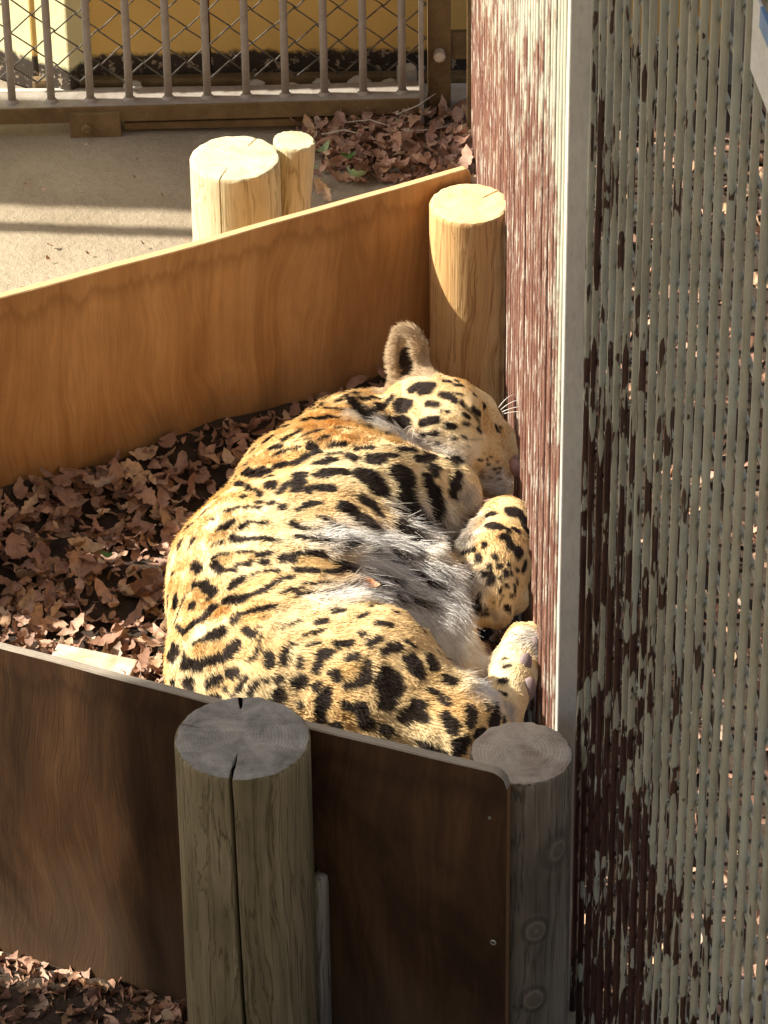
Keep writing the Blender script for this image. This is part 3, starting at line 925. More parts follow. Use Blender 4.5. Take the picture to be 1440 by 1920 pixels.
sp = []
for i in range(70):
    x, y = rng.uniform(-0.66, -0.05), rng.uniform(5.35, 6.12)
    if y > back_y(x) + 0.06:
        sp.append((x, y, 0.010 + 0.010 * mnoise.noise(Vector((x * 3.1, y * 3.1, 0.3))), rng.uniform(0.10, 0.30)))
leaf_mass('leaf_litter', sp, 'scattered small leaf crumbs on the open sand')
for i, (a, b_) in enumerate([((-0.06, 6.15, 0.03), (0.02, 6.09, 0.055)), ((0.03, 6.14, 0.05), (0.10, 6.17, 0.075)), ((-0.10, 6.10, 0.035), (-0.03, 6.08, 0.045)), ((0.05, 6.08, 0.05), (0.13, 6.12, 0.04))]):
    a, b_ = Vector(a), Vector(b_)
    mid = (a + b_) / 2 + Vector((0.004, 0.006, 0.006 * (-1) ** i))
    tag(tube('twig', [a, mid, b_], [0.0016, 0.0014, 0.0008], M['batten'], None, 6), 'thin dry twig poking out of the leaf drift under the gate', 'twig', 'twigs under the gate')

def single_leaf(name, loc, rot, size, mat, label, variant):
    me = leaf_mesh(variant, mat, name)
    return tag(data_obj(name, me, None, loc, rot, (size,) * 3), label, 'leaf')
single_leaf('green_leaf', (-0.118, 5.985, 0.035), (0.3, 0.5, 1.9), 1.1, M['leaf_sage'], 'grey green fallen leaf on the sand beside the pale stake', 2)
single_leaf('green_leaf', (-0.045, 5.975, 0.030), (0.9, 0.2, 2.2), 1.05, M['leaf_sage'], 'grey green fallen leaf folded upright at the edge of the leaf drift', 5)
single_leaf('green_leaf', (-0.055, 6.03, 0.035), (0.1, 0.1, 0.2), 1.0, M['leaf_green'], 'dark green fallen leaf lying on the leaf drift under the gate', 8)
single_leaf('green_leaf', (-0.098, 6.05, 0.035), (0.2, -0.2, 0.9), 0.8, M['leaf_sage'], 'small sage leaf tucked under the leaf drift by the gate', 1)
single_leaf('green_leaf', (-0.402, 4.72, bed(-0.402, 4.72) + 0.035), (0.2, 0.1, -0.15), 0.62, M['leaf_green'], 'green leaf scrap among the brown litter of the den', 7)
single_leaf('orange_leaf', (-0.023, 4.390, 0.309), (0.5, 0.25, -0.1), 0.62, M['leaf_orange'], 'small orange leaf lying on the belly fur of the cat', 3)
single_leaf('tan_leaf', (0.130, 4.470, 0.130), (0.35, 0.1, -0.1), 1.0, M['leaf_tan'], 'pale tan leaf in the dark gap below the front paw', 6)
single_leaf('tan_leaf', (0.178, 4.455, 0.150), (0.5, -0.4, 0.9), 0.85, M['leaf_orange'], 'reddish leaf between the hind foot and the rod fence', 4)

# ---------------------------------------------------------------- the sleeping jaguar
# tapered limbs and trunk of the body, in metres: start xyz, radius, end xyz, radius, blend, flattening
BODY_CONES = [(-0.1564,4.3215,0.225,0.142,-0.1405,4.4979,0.235,0.15,0.04,0.8),
 (-0.1405,4.4979,0.235,0.15,-0.0745,4.6977,0.235,0.128,0.04,0.8),
 (-0.0745,4.6977,0.235,0.128,-0.0222,4.8121,0.235,0.098,0.04,0.8),
 (-0.0222,4.8121,0.235,0.098,0.0342,4.8562,0.24,0.068,0.04,0.8),
 (-0.1282,4.2781,0.235,0.118,-0.0241,4.247,0.25,0.094,0.035,1),
 (-0.0241,4.247,0.25,0.094,0.0886,4.1861,0.22,0.056,0.035,1),
 (0.0886,4.1861,0.22,0.056,0.1457,4.2436,0.185,0.036,0.035,1),
 (0.0253,4.2243,0.22,0.07,0.0962,4.2105,0.18,0.05,0.03,1),
 (0.1531,4.2493,0.185,0.03,0.1716,4.3316,0.185,0.031,0.008,1),
 (0.1716,4.3316,0.185,0.031,0.1905,4.4116,0.18,0.031,0.008,1),
 (0.178,4.3936,0.19,0.017,0.1855,4.4394,0.185,0.0155,0.005,1),
 (0.1947,4.4073,0.185,0.017,0.2029,4.4482,0.18,0.015,0.005,1),
 (0.2037,4.4075,0.17,0.015,0.2108,4.4394,0.168,0.0125,0.005,1),
 (-0.0756,4.5672,0.23,0.105,0.032,4.5051,0.195,0.074,0.05,1),
 (0.032,4.5051,0.195,0.074,0.1064,4.401,0.145,0.034,0.05,1),
 (-0.0604,4.4712,0.235,0.05,0.0499,4.463,0.175,0.045,0.045,1),
 (-0.087,4.6825,0.255,0.088,-0.0148,4.6776,0.262,0.076,0.03,1),
 (-0.0148,4.666,0.27,0.076,0.0881,4.7036,0.235,0.053,0.008,1),
 (-0.0603,4.6285,0.26,0.06,0.0533,4.6766,0.22,0.045,0.02,1),
 (0.1096,4.7401,0.2,0.032,0.1132,4.6963,0.18,0.033,0.008,1),
 (0.1742,4.6476,0.22,0.042,0.1526,4.5571,0.22,0.053,0.008,1),
 (0.1526,4.5571,0.22,0.053,0.1442,4.5232,0.205,0.048,0.008,1),
 (0.1222,4.5401,0.205,0.024,0.1098,4.5201,0.18,0.0225,0.005,1),
 (0.1369,4.5271,0.205,0.024,0.1286,4.4946,0.18,0.0225,0.005,1),
 (0.157,4.5267,0.205,0.024,0.1561,4.4915,0.18,0.0225,0.005,1),
 (0.1723,4.5391,0.205,0.024,0.1795,4.5237,0.18,0.0225,0.005,1),
 (0.0612,4.8288,0.285,0.067,0.0903,4.812,0.28,0.065,0.01,1),
 (0.0652,4.7941,0.272,0.05,0.1089,4.7833,0.26,0.048,0.012,1),
 (0.0907,4.8324,0.285,0.051,0.1194,4.8361,0.27,0.043,0.014,1),
 (0.1194,4.8361,0.27,0.043,0.1422,4.8167,0.25,0.034,0.014,1),
 (0.1119,4.85,0.312,0.02,0.1477,4.8516,0.29,0.016,0.01,1),
 (0.1475,4.8434,0.275,0.022,0.1706,4.8319,0.245,0.0205,0.01,1),
 (0.1706,4.8319,0.245,0.0205,0.1889,4.8135,0.214,0.0135,0.01,1),
 (0.1208,4.7937,0.25,0.038,0.1462,4.7882,0.23,0.0325,0.008,1),
 (0.1462,4.7882,0.23,0.0325,0.1634,4.7899,0.208,0.0265,0.008,1),
 (0.1522,4.8016,0.185,0.02,0.1754,4.7974,0.18,0.015,0.006,1)]
EAR_CENTRE = (0.0399,4.8860,0.3450)
DARK_SPOTS = [(-0.103,4.7516,0.3359,-0.0801,4.7504,0.3386,0.0076),
 (-0.0726,4.7571,0.3363,-0.0592,4.7511,0.3379,0.0062),
 (-0.1402,4.6949,0.3402,-0.1137,4.7072,0.3474,0.0042),
 (-0.1267,4.6804,0.3463,-0.1002,4.6814,0.3521,0.0021),
 (-0.106,4.6937,0.3507,-0.0816,4.7047,0.3509,0.0022),
 (-0.0889,4.6788,0.3525,-0.0739,4.6875,0.3521,0.002),
 (-0.0646,4.7129,0.3486,-0.0477,4.7117,0.3469,0.0024),
 (-0.1573,4.6888,0.3321,-0.1457,4.682,0.3388,0.0055),
 (-0.1511,4.665,0.3367,-0.136,4.6669,0.3431,0.0038),
 (-0.1303,4.6656,0.3451,-0.117,4.6634,0.3486,0.0026),
 (-0.0992,4.6653,0.3516,-0.0972,4.6531,0.3508,0.0078),
 (-0.1505,4.6267,0.3401,-0.1298,4.625,0.3455,0.009),
 (-0.1298,4.625,0.3455,-0.1075,4.6427,0.3489,0.0064),
 (-0.1809,4.6337,0.3267,-0.1746,4.6123,0.3368,0.0146),
 (-0.1621,4.5632,0.3546,-0.1608,4.5487,0.3579,0.0083),
 (-0.1503,4.5295,0.362,-0.1379,4.5565,0.3588,0.0051),
 (-0.1217,4.5844,0.3551,-0.1229,4.5432,0.3611,0.0097),
 (-0.1283,4.5357,0.3619,-0.1176,4.5585,0.3594,0.0071),
 (-0.1952,4.6636,0.3087,-0.1864,4.6287,0.3257,0.0069),
 (-0.2088,4.6155,0.3192,-0.1879,4.5566,0.3506,0.0049),
 (-0.1879,4.5566,0.3506,-0.1724,4.5284,0.3598,0.004),
 (-0.1967,4.5381,0.3523,-0.1929,4.5357,0.3539,0.0044),
 (-0.1757,4.5118,0.3613,-0.172,4.5107,0.362,0.005),
 (-0.1572,4.5041,0.3642,-0.1562,4.5039,0.3643,0.0058),
 (-0.1433,4.4931,0.3649,-0.1441,4.4901,0.3648,0.0054),
 (-0.2181,4.5081,0.3489,-0.2014,4.5083,0.3552,0.0039),
 (-0.194,4.5046,0.3576,-0.168,4.4963,0.3631,0.0032),
 (-0.0831,4.641,0.3497,-0.0626,4.6498,0.3491,0.0034),
 (-0.0961,4.6175,0.3501,-0.0794,4.6286,0.3491,0.0067),
 (-0.0793,4.6269,0.3491,-0.07,4.6295,0.3483,0.0041),
 (-0.0495,4.6417,0.3465,-0.0477,4.6393,0.3459,0.0094),
 (-0.0701,4.6667,0.3513,-0.057,4.6679,0.3503,0.0058),
 (-0.0401,4.6615,0.3476,-0.0195,4.665,0.3473,0.0047),
 (-0.0956,4.5788,0.3563,-0.0809,4.589,0.3536,0.0086),
 (-0.081,4.5931,0.353,-0.0625,4.5977,0.3497,0.0109),
 (-0.1099,4.5327,0.3614,-0.1027,4.544,0.3603,0.0058),
 (-0.1027,4.544,0.3603,-0.077,4.5468,0.3568,0.0079),
 (-0.1276,4.4844,0.3641,-0.1114,4.499,0.3626,0.0033),
 (-0.1114,4.499,0.3626,-0.0951,4.5088,0.36,0.0061),
 (-0.1254,4.8103,0.2983,-0.1134,4.7957,0.3124,0.0035),
 (-0.0969,4.8526,0.2929,-0.0969,4.8526,0.2929,0.0056),
 (-0.085,4.8394,0.3061,-0.081,4.8323,0.3107,0.0049),
 (-0.1475,4.7653,0.3124,-0.1338,4.7554,0.3246,0.0056),
 (-0.1658,4.7265,0.3181,-0.1582,4.73,0.3226,0.0049),
 (-0.1836,4.7337,0.2998,-0.1836,4.7337,0.2998,0.0062),
 (-0.0807,4.8029,0.3209,-0.0633,4.7911,0.3274,0.0035),
 (-0.0633,4.7883,0.3281,-0.0498,4.7787,0.3308,0.0026),
 (-0.0442,4.8249,0.322,-0.0365,4.8091,0.3254,0.0069),
 (-0.0326,4.7999,0.3268,-0.0193,4.7766,0.3283,0.0088),
 (-0.0193,4.7766,0.3283,-0.006,4.7659,0.326,0.0073),
 (-0.027,4.8767,0.3027,-0.0153,4.874,0.3043,0.0049),
 (-0.0385,4.8467,0.3156,-0.0327,4.8425,0.3171,0.0062),
 (-0.0153,4.8325,0.3189,0.002,4.8264,0.3204,0.0031),
 (-0.0039,4.809,0.3204,-0.002,4.7974,0.3211,0.0066),
 (-0.2247,4.4757,0.3449,-0.2081,4.4778,0.3521,0.0056),
 (-0.2173,4.4741,0.3482,-0.2135,4.4693,0.3492,0.005),
 (-0.1949,4.4613,0.3546,-0.1913,4.4654,0.3561,0.0047),
 (-0.1896,4.4703,0.3571,-0.1638,4.4628,0.3609,0.0024),
 (-0.2056,4.4447,0.3488,-0.1945,4.4367,0.3509,0.0071),
 (-0.1945,4.4367,0.3509,-0.1453,4.4281,0.3562,0.0042),
 (-0.2334,4.4493,0.337,-0.2204,4.4453,0.3429,0.003),
 (-0.1236,4.4349,0.3566,-0.0929,4.4321,0.3504,0.0045),
 (-0.1329,4.4596,0.3616,-0.1183,4.4504,0.3589,0.0041),
 (-0.1056,4.4524,0.3573,-0.0875,4.4495,0.3525,0.0027),
 (-0.0949,4.4759,0.3585,-0.0803,4.4698,0.3536,0.0052),
 (-0.0695,4.4638,0.3488,-0.0622,4.4672,0.3462,0.0038),
 (-0.0234,4.6409,0.3432,-0.0066,4.6409,0.3419,0.0075),
 (-0.0085,4.6352,0.3401,-0.0066,4.6344,0.3395,0.0044),
 (0.001,4.6482,0.3425,0.0141,4.6514,0.3389,0.0042),
 (-0.0401,4.6615,0.3476,-0.0195,4.6619,0.347,0.0041),
 (0.018,4.6679,0.3379,0.0407,4.6915,0.3222,0.0047),
 (-0.0045,4.6699,0.346,0.0049,4.6712,0.3438,0.0025),
 (-0.0292,4.5992,0.3391,-0.0163,4.5895,0.332,0.019),
 (0.0194,4.6272,0.3259,0.0286,4.6266,0.3171,0.0141),
 (0.0229,4.6154,0.3135,0.0284,4.615,0.307,0.0095),
 (0.0442,4.671,0.3218,0.0518,4.6777,0.3171,0.0066),
 (0.0518,4.6777,0.3171,0.075,4.709,0.2994,0.0063),
 (0.0939,4.7047,0.2912,0.1115,4.727,0.2765,0.0084),
 (0.0667,4.6684,0.3061,0.0686,4.6698,0.3052,0.0105),
 (0.0598,4.6494,0.3032,0.0587,4.6396,0.2963,0.0076),
 (0.0662,4.6394,0.2872,0.0679,4.6333,0.2731,0.0118),
 (0.0679,4.6333,0.2731,0.0658,4.6262,0.2459,0.0074),
 (0.1029,4.6829,0.2842,0.1007,4.6698,0.2794,0.0095),
 (0.0968,4.6641,0.2788,0.0948,4.6563,0.2728,0.0067),
 (0.0262,4.5895,0.2951,0.0336,4.5899,0.2856,0.02),
 (0.0374,4.5967,0.2808,0.0371,4.5717,0.2847,0.0132),
 (0.0112,4.5604,0.3111,0.0186,4.5636,0.3043,0.0078),
 (0.0163,4.523,0.3057,0.0255,4.5218,0.2996,0.0128),
 (0.009,4.5223,0.3108,0.0147,4.539,0.308,0.0068),
 (0.0292,4.5218,0.2973,0.0365,4.5214,0.2929,0.0045),
 (-0.0568,4.5108,0.3491,-0.0477,4.5021,0.3438,0.0133),
 (-0.044,4.5042,0.3423,-0.0295,4.5029,0.3341,0.0106),
 (-0.0295,4.5003,0.3336,-0.0186,4.4992,0.3264,0.006),
 (-0.0348,4.5458,0.3423,-0.022,4.5433,0.3348,0.0082),
 (-0.0201,4.5448,0.3338,-0.0129,4.5306,0.3279,0.0069),
 (-0.0093,4.528,0.3251,-0.0084,4.5261,0.3242,0.0029),
 (-0.0695,4.4333,0.3425,-0.037,4.4518,0.3289,0.0065),
 (-0.037,4.4518,0.3289,-0.0298,4.4527,0.3236,0.0046),
 (-0.0006,4.4768,0.306,0.0344,4.4966,0.2913,0.0035),
 (-0.093,4.4737,0.3577,-0.0858,4.4732,0.3557,0.0049),
 (-0.0062,4.4588,0.3044,0.0065,4.4643,0.2957,0.0037),
 (0.0065,4.4643,0.2957,0.0248,4.4639,0.2844,0.0056),
 (0.0266,4.461,0.282,0.0375,4.4567,0.2736,0.0068),
 (-0.0318,4.4174,0.3143,-0.0155,4.428,0.3019,0.0041),
 (-0.0156,4.427,0.3015,0.0044,4.4416,0.2862,0.0033),
 (-0.032,4.395,0.3059,-0.0121,4.4111,0.2894,0.0046),
 (-0.0085,4.4118,0.2844,0.0133,4.4271,0.2661,0.0054),
 (0.0133,4.4271,0.2661,0.0407,4.4305,0.2518,0.0044),
 (0.0685,4.4519,0.254,0.0777,4.4513,0.2474,0.0052),
 (0.0433,4.4772,0.2814,0.058,4.4772,0.2744,0.0029),
 (0.0521,4.4569,0.2665,0.0649,4.4553,0.2584,0.0035),
 (-0.2325,4.4092,0.3299,-0.2249,4.3948,0.3313,0.0068),
 (-0.2212,4.3952,0.3331,-0.2027,4.3856,0.3387,0.0033),
 (-0.2011,4.3937,0.3406,-0.1847,4.3923,0.3447,0.0046),
 (-0.2346,4.4203,0.3309,-0.2273,4.4231,0.3355,0.0029),
 (-0.2236,4.4234,0.3374,-0.2107,4.4195,0.3422,0.0029),
 (-0.2033,4.4165,0.3443,-0.1813,4.411,0.349,0.0023),
 (-0.174,4.4034,0.3488,-0.1595,4.405,0.3508,0.0049),
 (-0.1702,4.3918,0.347,-0.1611,4.3907,0.3477,0.0045),
 (-0.1413,4.3958,0.3493,-0.127,4.3966,0.3485,0.0075),
 (-0.127,4.4036,0.3501,-0.109,4.4096,0.3489,0.004),
 (-0.109,4.4096,0.3489,-0.0893,4.4088,0.3436,0.004),
 (-0.1232,4.3751,0.344,-0.0982,4.3809,0.3394,0.0056),
 (-0.0839,4.3834,0.3352,-0.0642,4.3933,0.3288,0.0045),
 (-0.0695,4.4051,0.3349,-0.057,4.4048,0.3282,0.0063),
 (-0.057,4.4048,0.3282,-0.048,4.4016,0.3215,0.0059),
 (-0.2104,4.3244,0.3334,-0.1938,4.3103,0.3413,0.0088),
 (-0.1939,4.3173,0.3406,-0.1653,4.3218,0.3479,0.0066),
 (-0.1654,4.3255,0.3474,-0.1443,4.3481,0.3461,0.0062),
 (-0.1444,4.3517,0.3457,-0.1319,4.3573,0.3448,0.0049),
 (-0.2075,4.3544,0.3336,-0.1969,4.3641,0.3375,0.0071),
 (-0.1843,4.3683,0.341,-0.1663,4.3726,0.3442,0.0024),
 (-0.1627,4.3721,0.3445,-0.1465,4.3737,0.3454,0.0033),
 (-0.1446,4.368,0.345,-0.1427,4.3586,0.3451,0.0024),
 (-0.14,4.3088,0.3526,-0.1296,4.3207,0.3504,0.005),
 (-0.1296,4.3207,0.3504,-0.1155,4.3327,0.3458,0.0028),
 (-0.1139,4.345,0.3435,-0.0873,4.356,0.334,0.0039),
 (-0.0873,4.3543,0.3341,-0.0535,4.3705,0.3163,0.0044),
 (-0.1241,4.3092,0.351,-0.1047,4.323,0.345,0.006),
 (-0.1047,4.323,0.345,-0.0817,4.3289,0.337,0.0064),
 (-0.2601,4.3948,0.3072,-0.2449,4.3832,0.3177,0.0043),
 (-0.2449,4.3832,0.3177,-0.2313,4.3566,0.3235,0.0077),
 (-0.233,4.3521,0.3223,-0.2365,4.3461,0.3201,0.0052),
 (-0.2302,4.3171,0.3236,-0.2428,4.3101,0.3156,0.009),
 (-0.2428,4.3101,0.3156,-0.2704,4.3095,0.292,0.0066),
 (-0.2704,4.3068,0.2918,-0.283,4.3432,0.276,0.004),
 (-0.2854,4.3553,0.2716,-0.2819,4.3653,0.2776,0.0028),
 (-0.2821,4.3687,0.2774,-0.273,4.3856,0.2918,0.0028),
 (-0.2711,4.3854,0.2941,-0.2637,4.3887,0.3028,0.0024),
 (-0.2607,4.3548,0.303,-0.2597,4.3506,0.3038,0.0064),
 (-0.261,4.4321,0.3139,-0.2532,4.4199,0.3181,0.0074),
 (-0.2873,4.4107,0.2736,-0.2849,4.3938,0.2747,0.0069),
 (-0.2875,4.3071,0.2672,-0.2793,4.2876,0.275,0.0076),
 (-0.2936,4.3109,0.2532,-0.285,4.2836,0.2624,0.0049),
 (-0.202,4.2747,0.3368,-0.2003,4.2814,0.3384,0.0063),
 (-0.1931,4.28,0.3415,-0.1752,4.2799,0.348,0.0044),
 (-0.1752,4.2799,0.348,-0.1538,4.2817,0.3529,0.0049),
 (-0.189,4.2501,0.3372,-0.1746,4.2406,0.3397,0.0058),
 (-0.1746,4.2426,0.3404,-0.1711,4.2497,0.3439,0.0026),
 (-0.1834,4.2102,0.3186,-0.1709,4.22,0.3309,0.0036),
 (-0.1709,4.22,0.3309,-0.1639,4.2375,0.3418,0.002),
 (-0.2381,4.2694,0.3125,-0.2198,4.2627,0.3239,0.0073),
 (-0.2235,4.2695,0.3233,-0.2199,4.2693,0.3256,0.0048),
 (-0.2585,4.2765,0.2964,-0.2399,4.2687,0.3108,0.003),
 (-0.2714,4.2649,0.2742,-0.2696,4.2727,0.2816,0.0036),
 (-0.2714,4.2634,0.2731,-0.2469,4.2396,0.2885,0.0067),
 (-0.2469,4.2411,0.2896,-0.2285,4.2339,0.3036,0.006),
 (-0.2285,4.2339,0.3036,-0.2104,4.2279,0.3145,0.0076),
 (-0.2104,4.2311,0.3165,-0.2014,4.2349,0.3245,0.0082),
 (-0.1996,4.2306,0.3233,-0.1978,4.2298,0.3239,0.0034),
 (-0.2104,4.2096,0.2996,-0.1978,4.2038,0.3039,0.0054),
 (-0.2378,4.2178,0.2783,-0.2213,4.2107,0.2901,0.0058),
 (-0.2397,4.2151,0.2715,-0.236,4.2145,0.2764,0.0045),
 (-0.2345,4.2045,0.2617,-0.2253,4.1985,0.2662,0.0054),
 (-0.2178,4.2002,0.2803,-0.2142,4.1983,0.2818,0.0034),
 (-0.1998,4.1914,0.2868,-0.1853,4.1954,0.3034,0.0037),
 (-0.2089,4.1903,0.2745,-0.1998,4.1905,0.2853,0.0025),
 (-0.2715,4.2475,0.2561,-0.2601,4.2369,0.2662,0.0052),
 (-0.2658,4.2404,0.2592,-0.2603,4.2305,0.2556,0.0045),
 (-0.2893,4.2735,0.2365,-0.2852,4.265,0.2407,0.0056),
 (-0.1603,4.2129,0.3295,-0.1569,4.1988,0.318,0.0055),
 (-0.1392,4.2088,0.3278,-0.1339,4.2116,0.3301,0.0058),
 (-0.141,4.2018,0.3221,-0.1357,4.2058,0.3257,0.005),
 (-0.1357,4.2147,0.3321,-0.1251,4.2192,0.3352,0.0035),
 (-0.1856,4.1815,0.2832,-0.1747,4.1867,0.2989,0.004),
 (-0.1747,4.1878,0.3003,-0.1676,4.1881,0.3043,0.0031),
 (-0.1623,4.1863,0.3034,-0.1605,4.1862,0.3035,0.0038),
 (-0.1482,4.1853,0.3039,-0.1429,4.1872,0.3069,0.0046),
 (-0.1467,4.1764,0.2909,-0.1451,4.1722,0.2831,0.0065),
 (-0.1521,4.1718,0.2812,-0.1486,4.1716,0.2813,0.0031),
 (-0.1428,4.2412,0.3453,-0.1287,4.2495,0.3478,0.0021),
 (-0.1287,4.2495,0.3478,-0.1164,4.2543,0.3484,0.003),
 (-0.111,4.2313,0.3413,-0.0987,4.2356,0.3434,0.0029),
 (-0.0952,4.2363,0.3439,-0.0846,4.2371,0.3453,0.0038),
 (-0.0917,4.2521,0.3474,-0.0829,4.2526,0.348,0.0041),
 (-0.1058,4.2165,0.3347,-0.0917,4.2181,0.3377,0.0024),
 (-0.1182,4.2007,0.3226,-0.12,4.1955,0.3178,0.0046),
 (-0.0864,4.2036,0.3309,-0.0776,4.2034,0.3331,0.006),
 (-0.0918,4.1986,0.326,-0.0954,4.1897,0.3174,0.0071),
 (-0.09,4.2012,0.3284,-0.0936,4.1961,0.3236,0.0067),
 (-0.1219,4.1817,0.3019,-0.1149,4.1822,0.3036,0.0088),
 (-0.1148,4.1854,0.3078,-0.1113,4.1839,0.3067,0.0038),
 (-0.0691,4.178,0.315,-0.0691,4.1768,0.3136,0.0066),
 (-0.0974,4.1755,0.2997,-0.0938,4.1768,0.3031,0.0046),
 (-0.0834,4.1679,0.2942,-0.0871,4.1634,0.2823,0.0086),
 (-0.0872,4.1621,0.2789,-0.0892,4.1585,0.264,0.0079),
 (-0.091,4.1582,0.2598,-0.0929,4.1577,0.2535,0.0058),
 (-0.117,4.1691,0.2806,-0.1189,4.1659,0.272,0.0043),
 (-0.067,4.2116,0.34,-0.0512,4.2107,0.3426,0.0053),
 (-0.0724,4.2743,0.3483,-0.0618,4.2735,0.3487,0.0059),
 (-0.0371,4.2225,0.3489,-0.03,4.2228,0.3497,0.0052),
 (-0.0266,4.2055,0.344,-0.0125,4.2168,0.3473,0.0053),
 (-0.0075,4.1991,0.3375,0.0119,4.211,0.337,0.0072),
 (0.0119,4.2149,0.3385,0.0136,4.2061,0.3341,0.0052),
 (-0.0531,4.1925,0.3322,-0.0443,4.1938,0.3355,0.0055),
 (-0.0304,4.1837,0.3298,-0.0288,4.1749,0.3211,0.0065),
 (-0.0358,4.1716,0.3171,-0.0306,4.1704,0.3158,0.0068),
 (-0.0552,4.1676,0.3073,-0.0394,4.1675,0.3115,0.0066),
 (-0.006,4.1802,0.3233,-0.0025,4.1794,0.3217,0.007),
 (-0.0079,4.169,0.3121,0.0061,4.1709,0.3104,0.0115),
 (0.0096,4.1739,0.3125,0.0111,4.163,0.2987,0.0085),
 (-0.0046,4.1611,0.3005,-0.0013,4.1544,0.2879,0.0103),
 (0.004,4.1549,0.2875,0.0056,4.1527,0.2825,0.0054),
 (0.0327,4.1996,0.3212,0.0326,4.1946,0.3184,0.0106),
 (0.0396,4.1927,0.3131,0.043,4.1877,0.308,0.0059),
 (0.0557,4.2146,0.3117,0.0573,4.2053,0.3077,0.0086),
 (0.0523,4.2186,0.3153,0.054,4.2155,0.3132,0.0058),
 (0.0747,4.1937,0.2942,0.0799,4.1934,0.2921,0.0077),
 (0.0533,4.1745,0.2937,0.0654,4.1704,0.2878,0.0052),
 (0.0654,4.1704,0.2878,0.0757,4.1596,0.2805,0.0052),
 (0.1072,4.1558,0.2741,0.1072,4.1542,0.2732,0.0069),
 (0.1105,4.149,0.2683,0.1086,4.1406,0.2615,0.0084),
 (-0.0591,4.1564,0.2829,-0.0451,4.1531,0.2808,0.0067),
 (-0.0381,4.1522,0.2814,-0.0347,4.1493,0.2725,0.0087),
 (-0.0348,4.1481,0.2668,-0.0297,4.1464,0.2592,0.0093),
 (-0.0294,4.1514,0.2818,-0.0311,4.1528,0.2852,0.0027),
 (0.0212,4.1473,0.2666,0.0353,4.1518,0.274,0.0085),
 (0.0354,4.1567,0.2812,0.0424,4.155,0.2779,0.0084),
 (0.0423,4.149,0.2693,0.051,4.1466,0.2666,0.0069),
 (0.0177,4.1465,0.265,0.0212,4.1454,0.2614,0.0059),
 (0.0754,4.1442,0.2682,0.0806,4.1388,0.2634,0.0076),
 (0.084,4.1362,0.261,0.084,4.134,0.2582,0.0084),
 (-0.0105,4.1441,0.2518,-0.0017,4.1436,0.2521,0.0066),
 (-0,4.143,0.2481,0.0087,4.1422,0.2452,0.0029),
 (-0.0106,4.1436,0.2389,-0.0036,4.1428,0.2416,0.003),
 (0.0436,4.1352,0.2335,0.0523,4.1318,0.2316,0.0063),
 (0.0558,4.1301,0.2284,0.0732,4.1238,0.2286,0.0043),
 (0.089,4.1243,0.2392,0.1013,4.1271,0.2434,0.0079),
 (0.0907,4.1221,0.2297,0.0977,4.123,0.2311,0.0082),
 (0.1408,4.1622,0.2487,0.1444,4.1644,0.2424,0.0059),
 (0.1388,4.1536,0.2443,0.1407,4.1558,0.2425,0.0047),
 (-0.0771,4.1539,0.2518,-0.0666,4.1522,0.253,0.0055),
 (-0.0123,4.2415,0.3519,0.0052,4.2411,0.3476,0.0048),
 (0.0225,4.2235,0.3363,0.0366,4.2228,0.3278,0.0027),
 (0.0424,4.8101,0.3465,0.0482,4.8134,0.3489,0.0072),
 (0.0521,4.8152,0.35,0.0712,4.8151,0.3497,0.0073),
 (0.0557,4.8028,0.3465,0.0672,4.8049,0.3473,0.0053),
 (0.0863,4.7987,0.3442,0.0958,4.7969,0.343,0.0063),
 (0.0958,4.7995,0.3435,0.1033,4.7908,0.34,0.0057),
 (0.065,4.7853,0.3373,0.0783,4.7831,0.3374,0.005),
 (0.0249,4.7944,0.3296,0.0363,4.7907,0.3342,0.0073),
 (0.023,4.7989,0.3312,0.0307,4.7964,0.3351,0.0047),
 (0.0267,4.7876,0.3249,0.0343,4.7841,0.3271,0.0033),
 (0.0588,4.7657,0.3184,0.0646,4.7659,0.3204,0.0059),
 (0.0665,4.7669,0.322,0.0779,4.7642,0.3225,0.0059),
 (0.0931,4.7585,0.3169,0.1026,4.7583,0.3146,0.0048),
 (0.0225,4.7677,0.313,0.0302,4.7723,0.3121,0.0111),
 (0.0111,4.7614,0.3196,0.0206,4.7622,0.3144,0.0042),
 (-0.0039,4.8008,0.3212,0.0019,4.8061,0.3199,0.007),
 (-0.0078,4.7897,0.324,-0.0059,4.7776,0.3251,0.0043),
 (0.0115,4.8105,0.3261,0.0174,4.8111,0.3325,0.0054),
 (0.0605,4.754,0.3043,0.0662,4.7526,0.3041,0.0031),
 (0.0739,4.7531,0.3071,0.0815,4.7519,0.3066,0.0034),
 (0.0604,4.75,0.2978,0.0642,4.7492,0.2971,0.0016),
 (0.0852,4.7456,0.2947,0.0871,4.7448,0.2929,0.0024),
 (0.0839,4.7745,0.3327,0.0858,4.7736,0.3322,0.0021),
 (0.0934,4.7726,0.3316,0.0953,4.7727,0.3315,0.0026),
 (0.1055,4.8041,0.3427,0.1151,4.805,0.3397,0.003),
 (0.1328,4.822,0.3282,0.1348,4.8233,0.3262,0.0037),
 (0.106,4.8254,0.3425,0.1157,4.8301,0.3381,0.0042),
 (0.0907,4.8303,0.3464,0.0985,4.8344,0.3436,0.0041),
 (0.1167,4.7928,0.3362,0.1243,4.7862,0.329,0.0037),
 (0.1243,4.7862,0.329,0.1357,4.7836,0.3168,0.0037),
 (0.1357,4.7836,0.3168,0.1462,4.7792,0.2965,0.0042),
 (0.1301,4.79,0.3264,0.1397,4.789,0.3154,0.0042),
 (0.1182,4.7747,0.3253,0.124,4.7743,0.3208,0.0037),
 (0.1148,4.7897,0.336,0.1185,4.7872,0.333,0.0039),
 (0.1373,4.7705,0.3025,0.1412,4.7707,0.2977,0.0033),
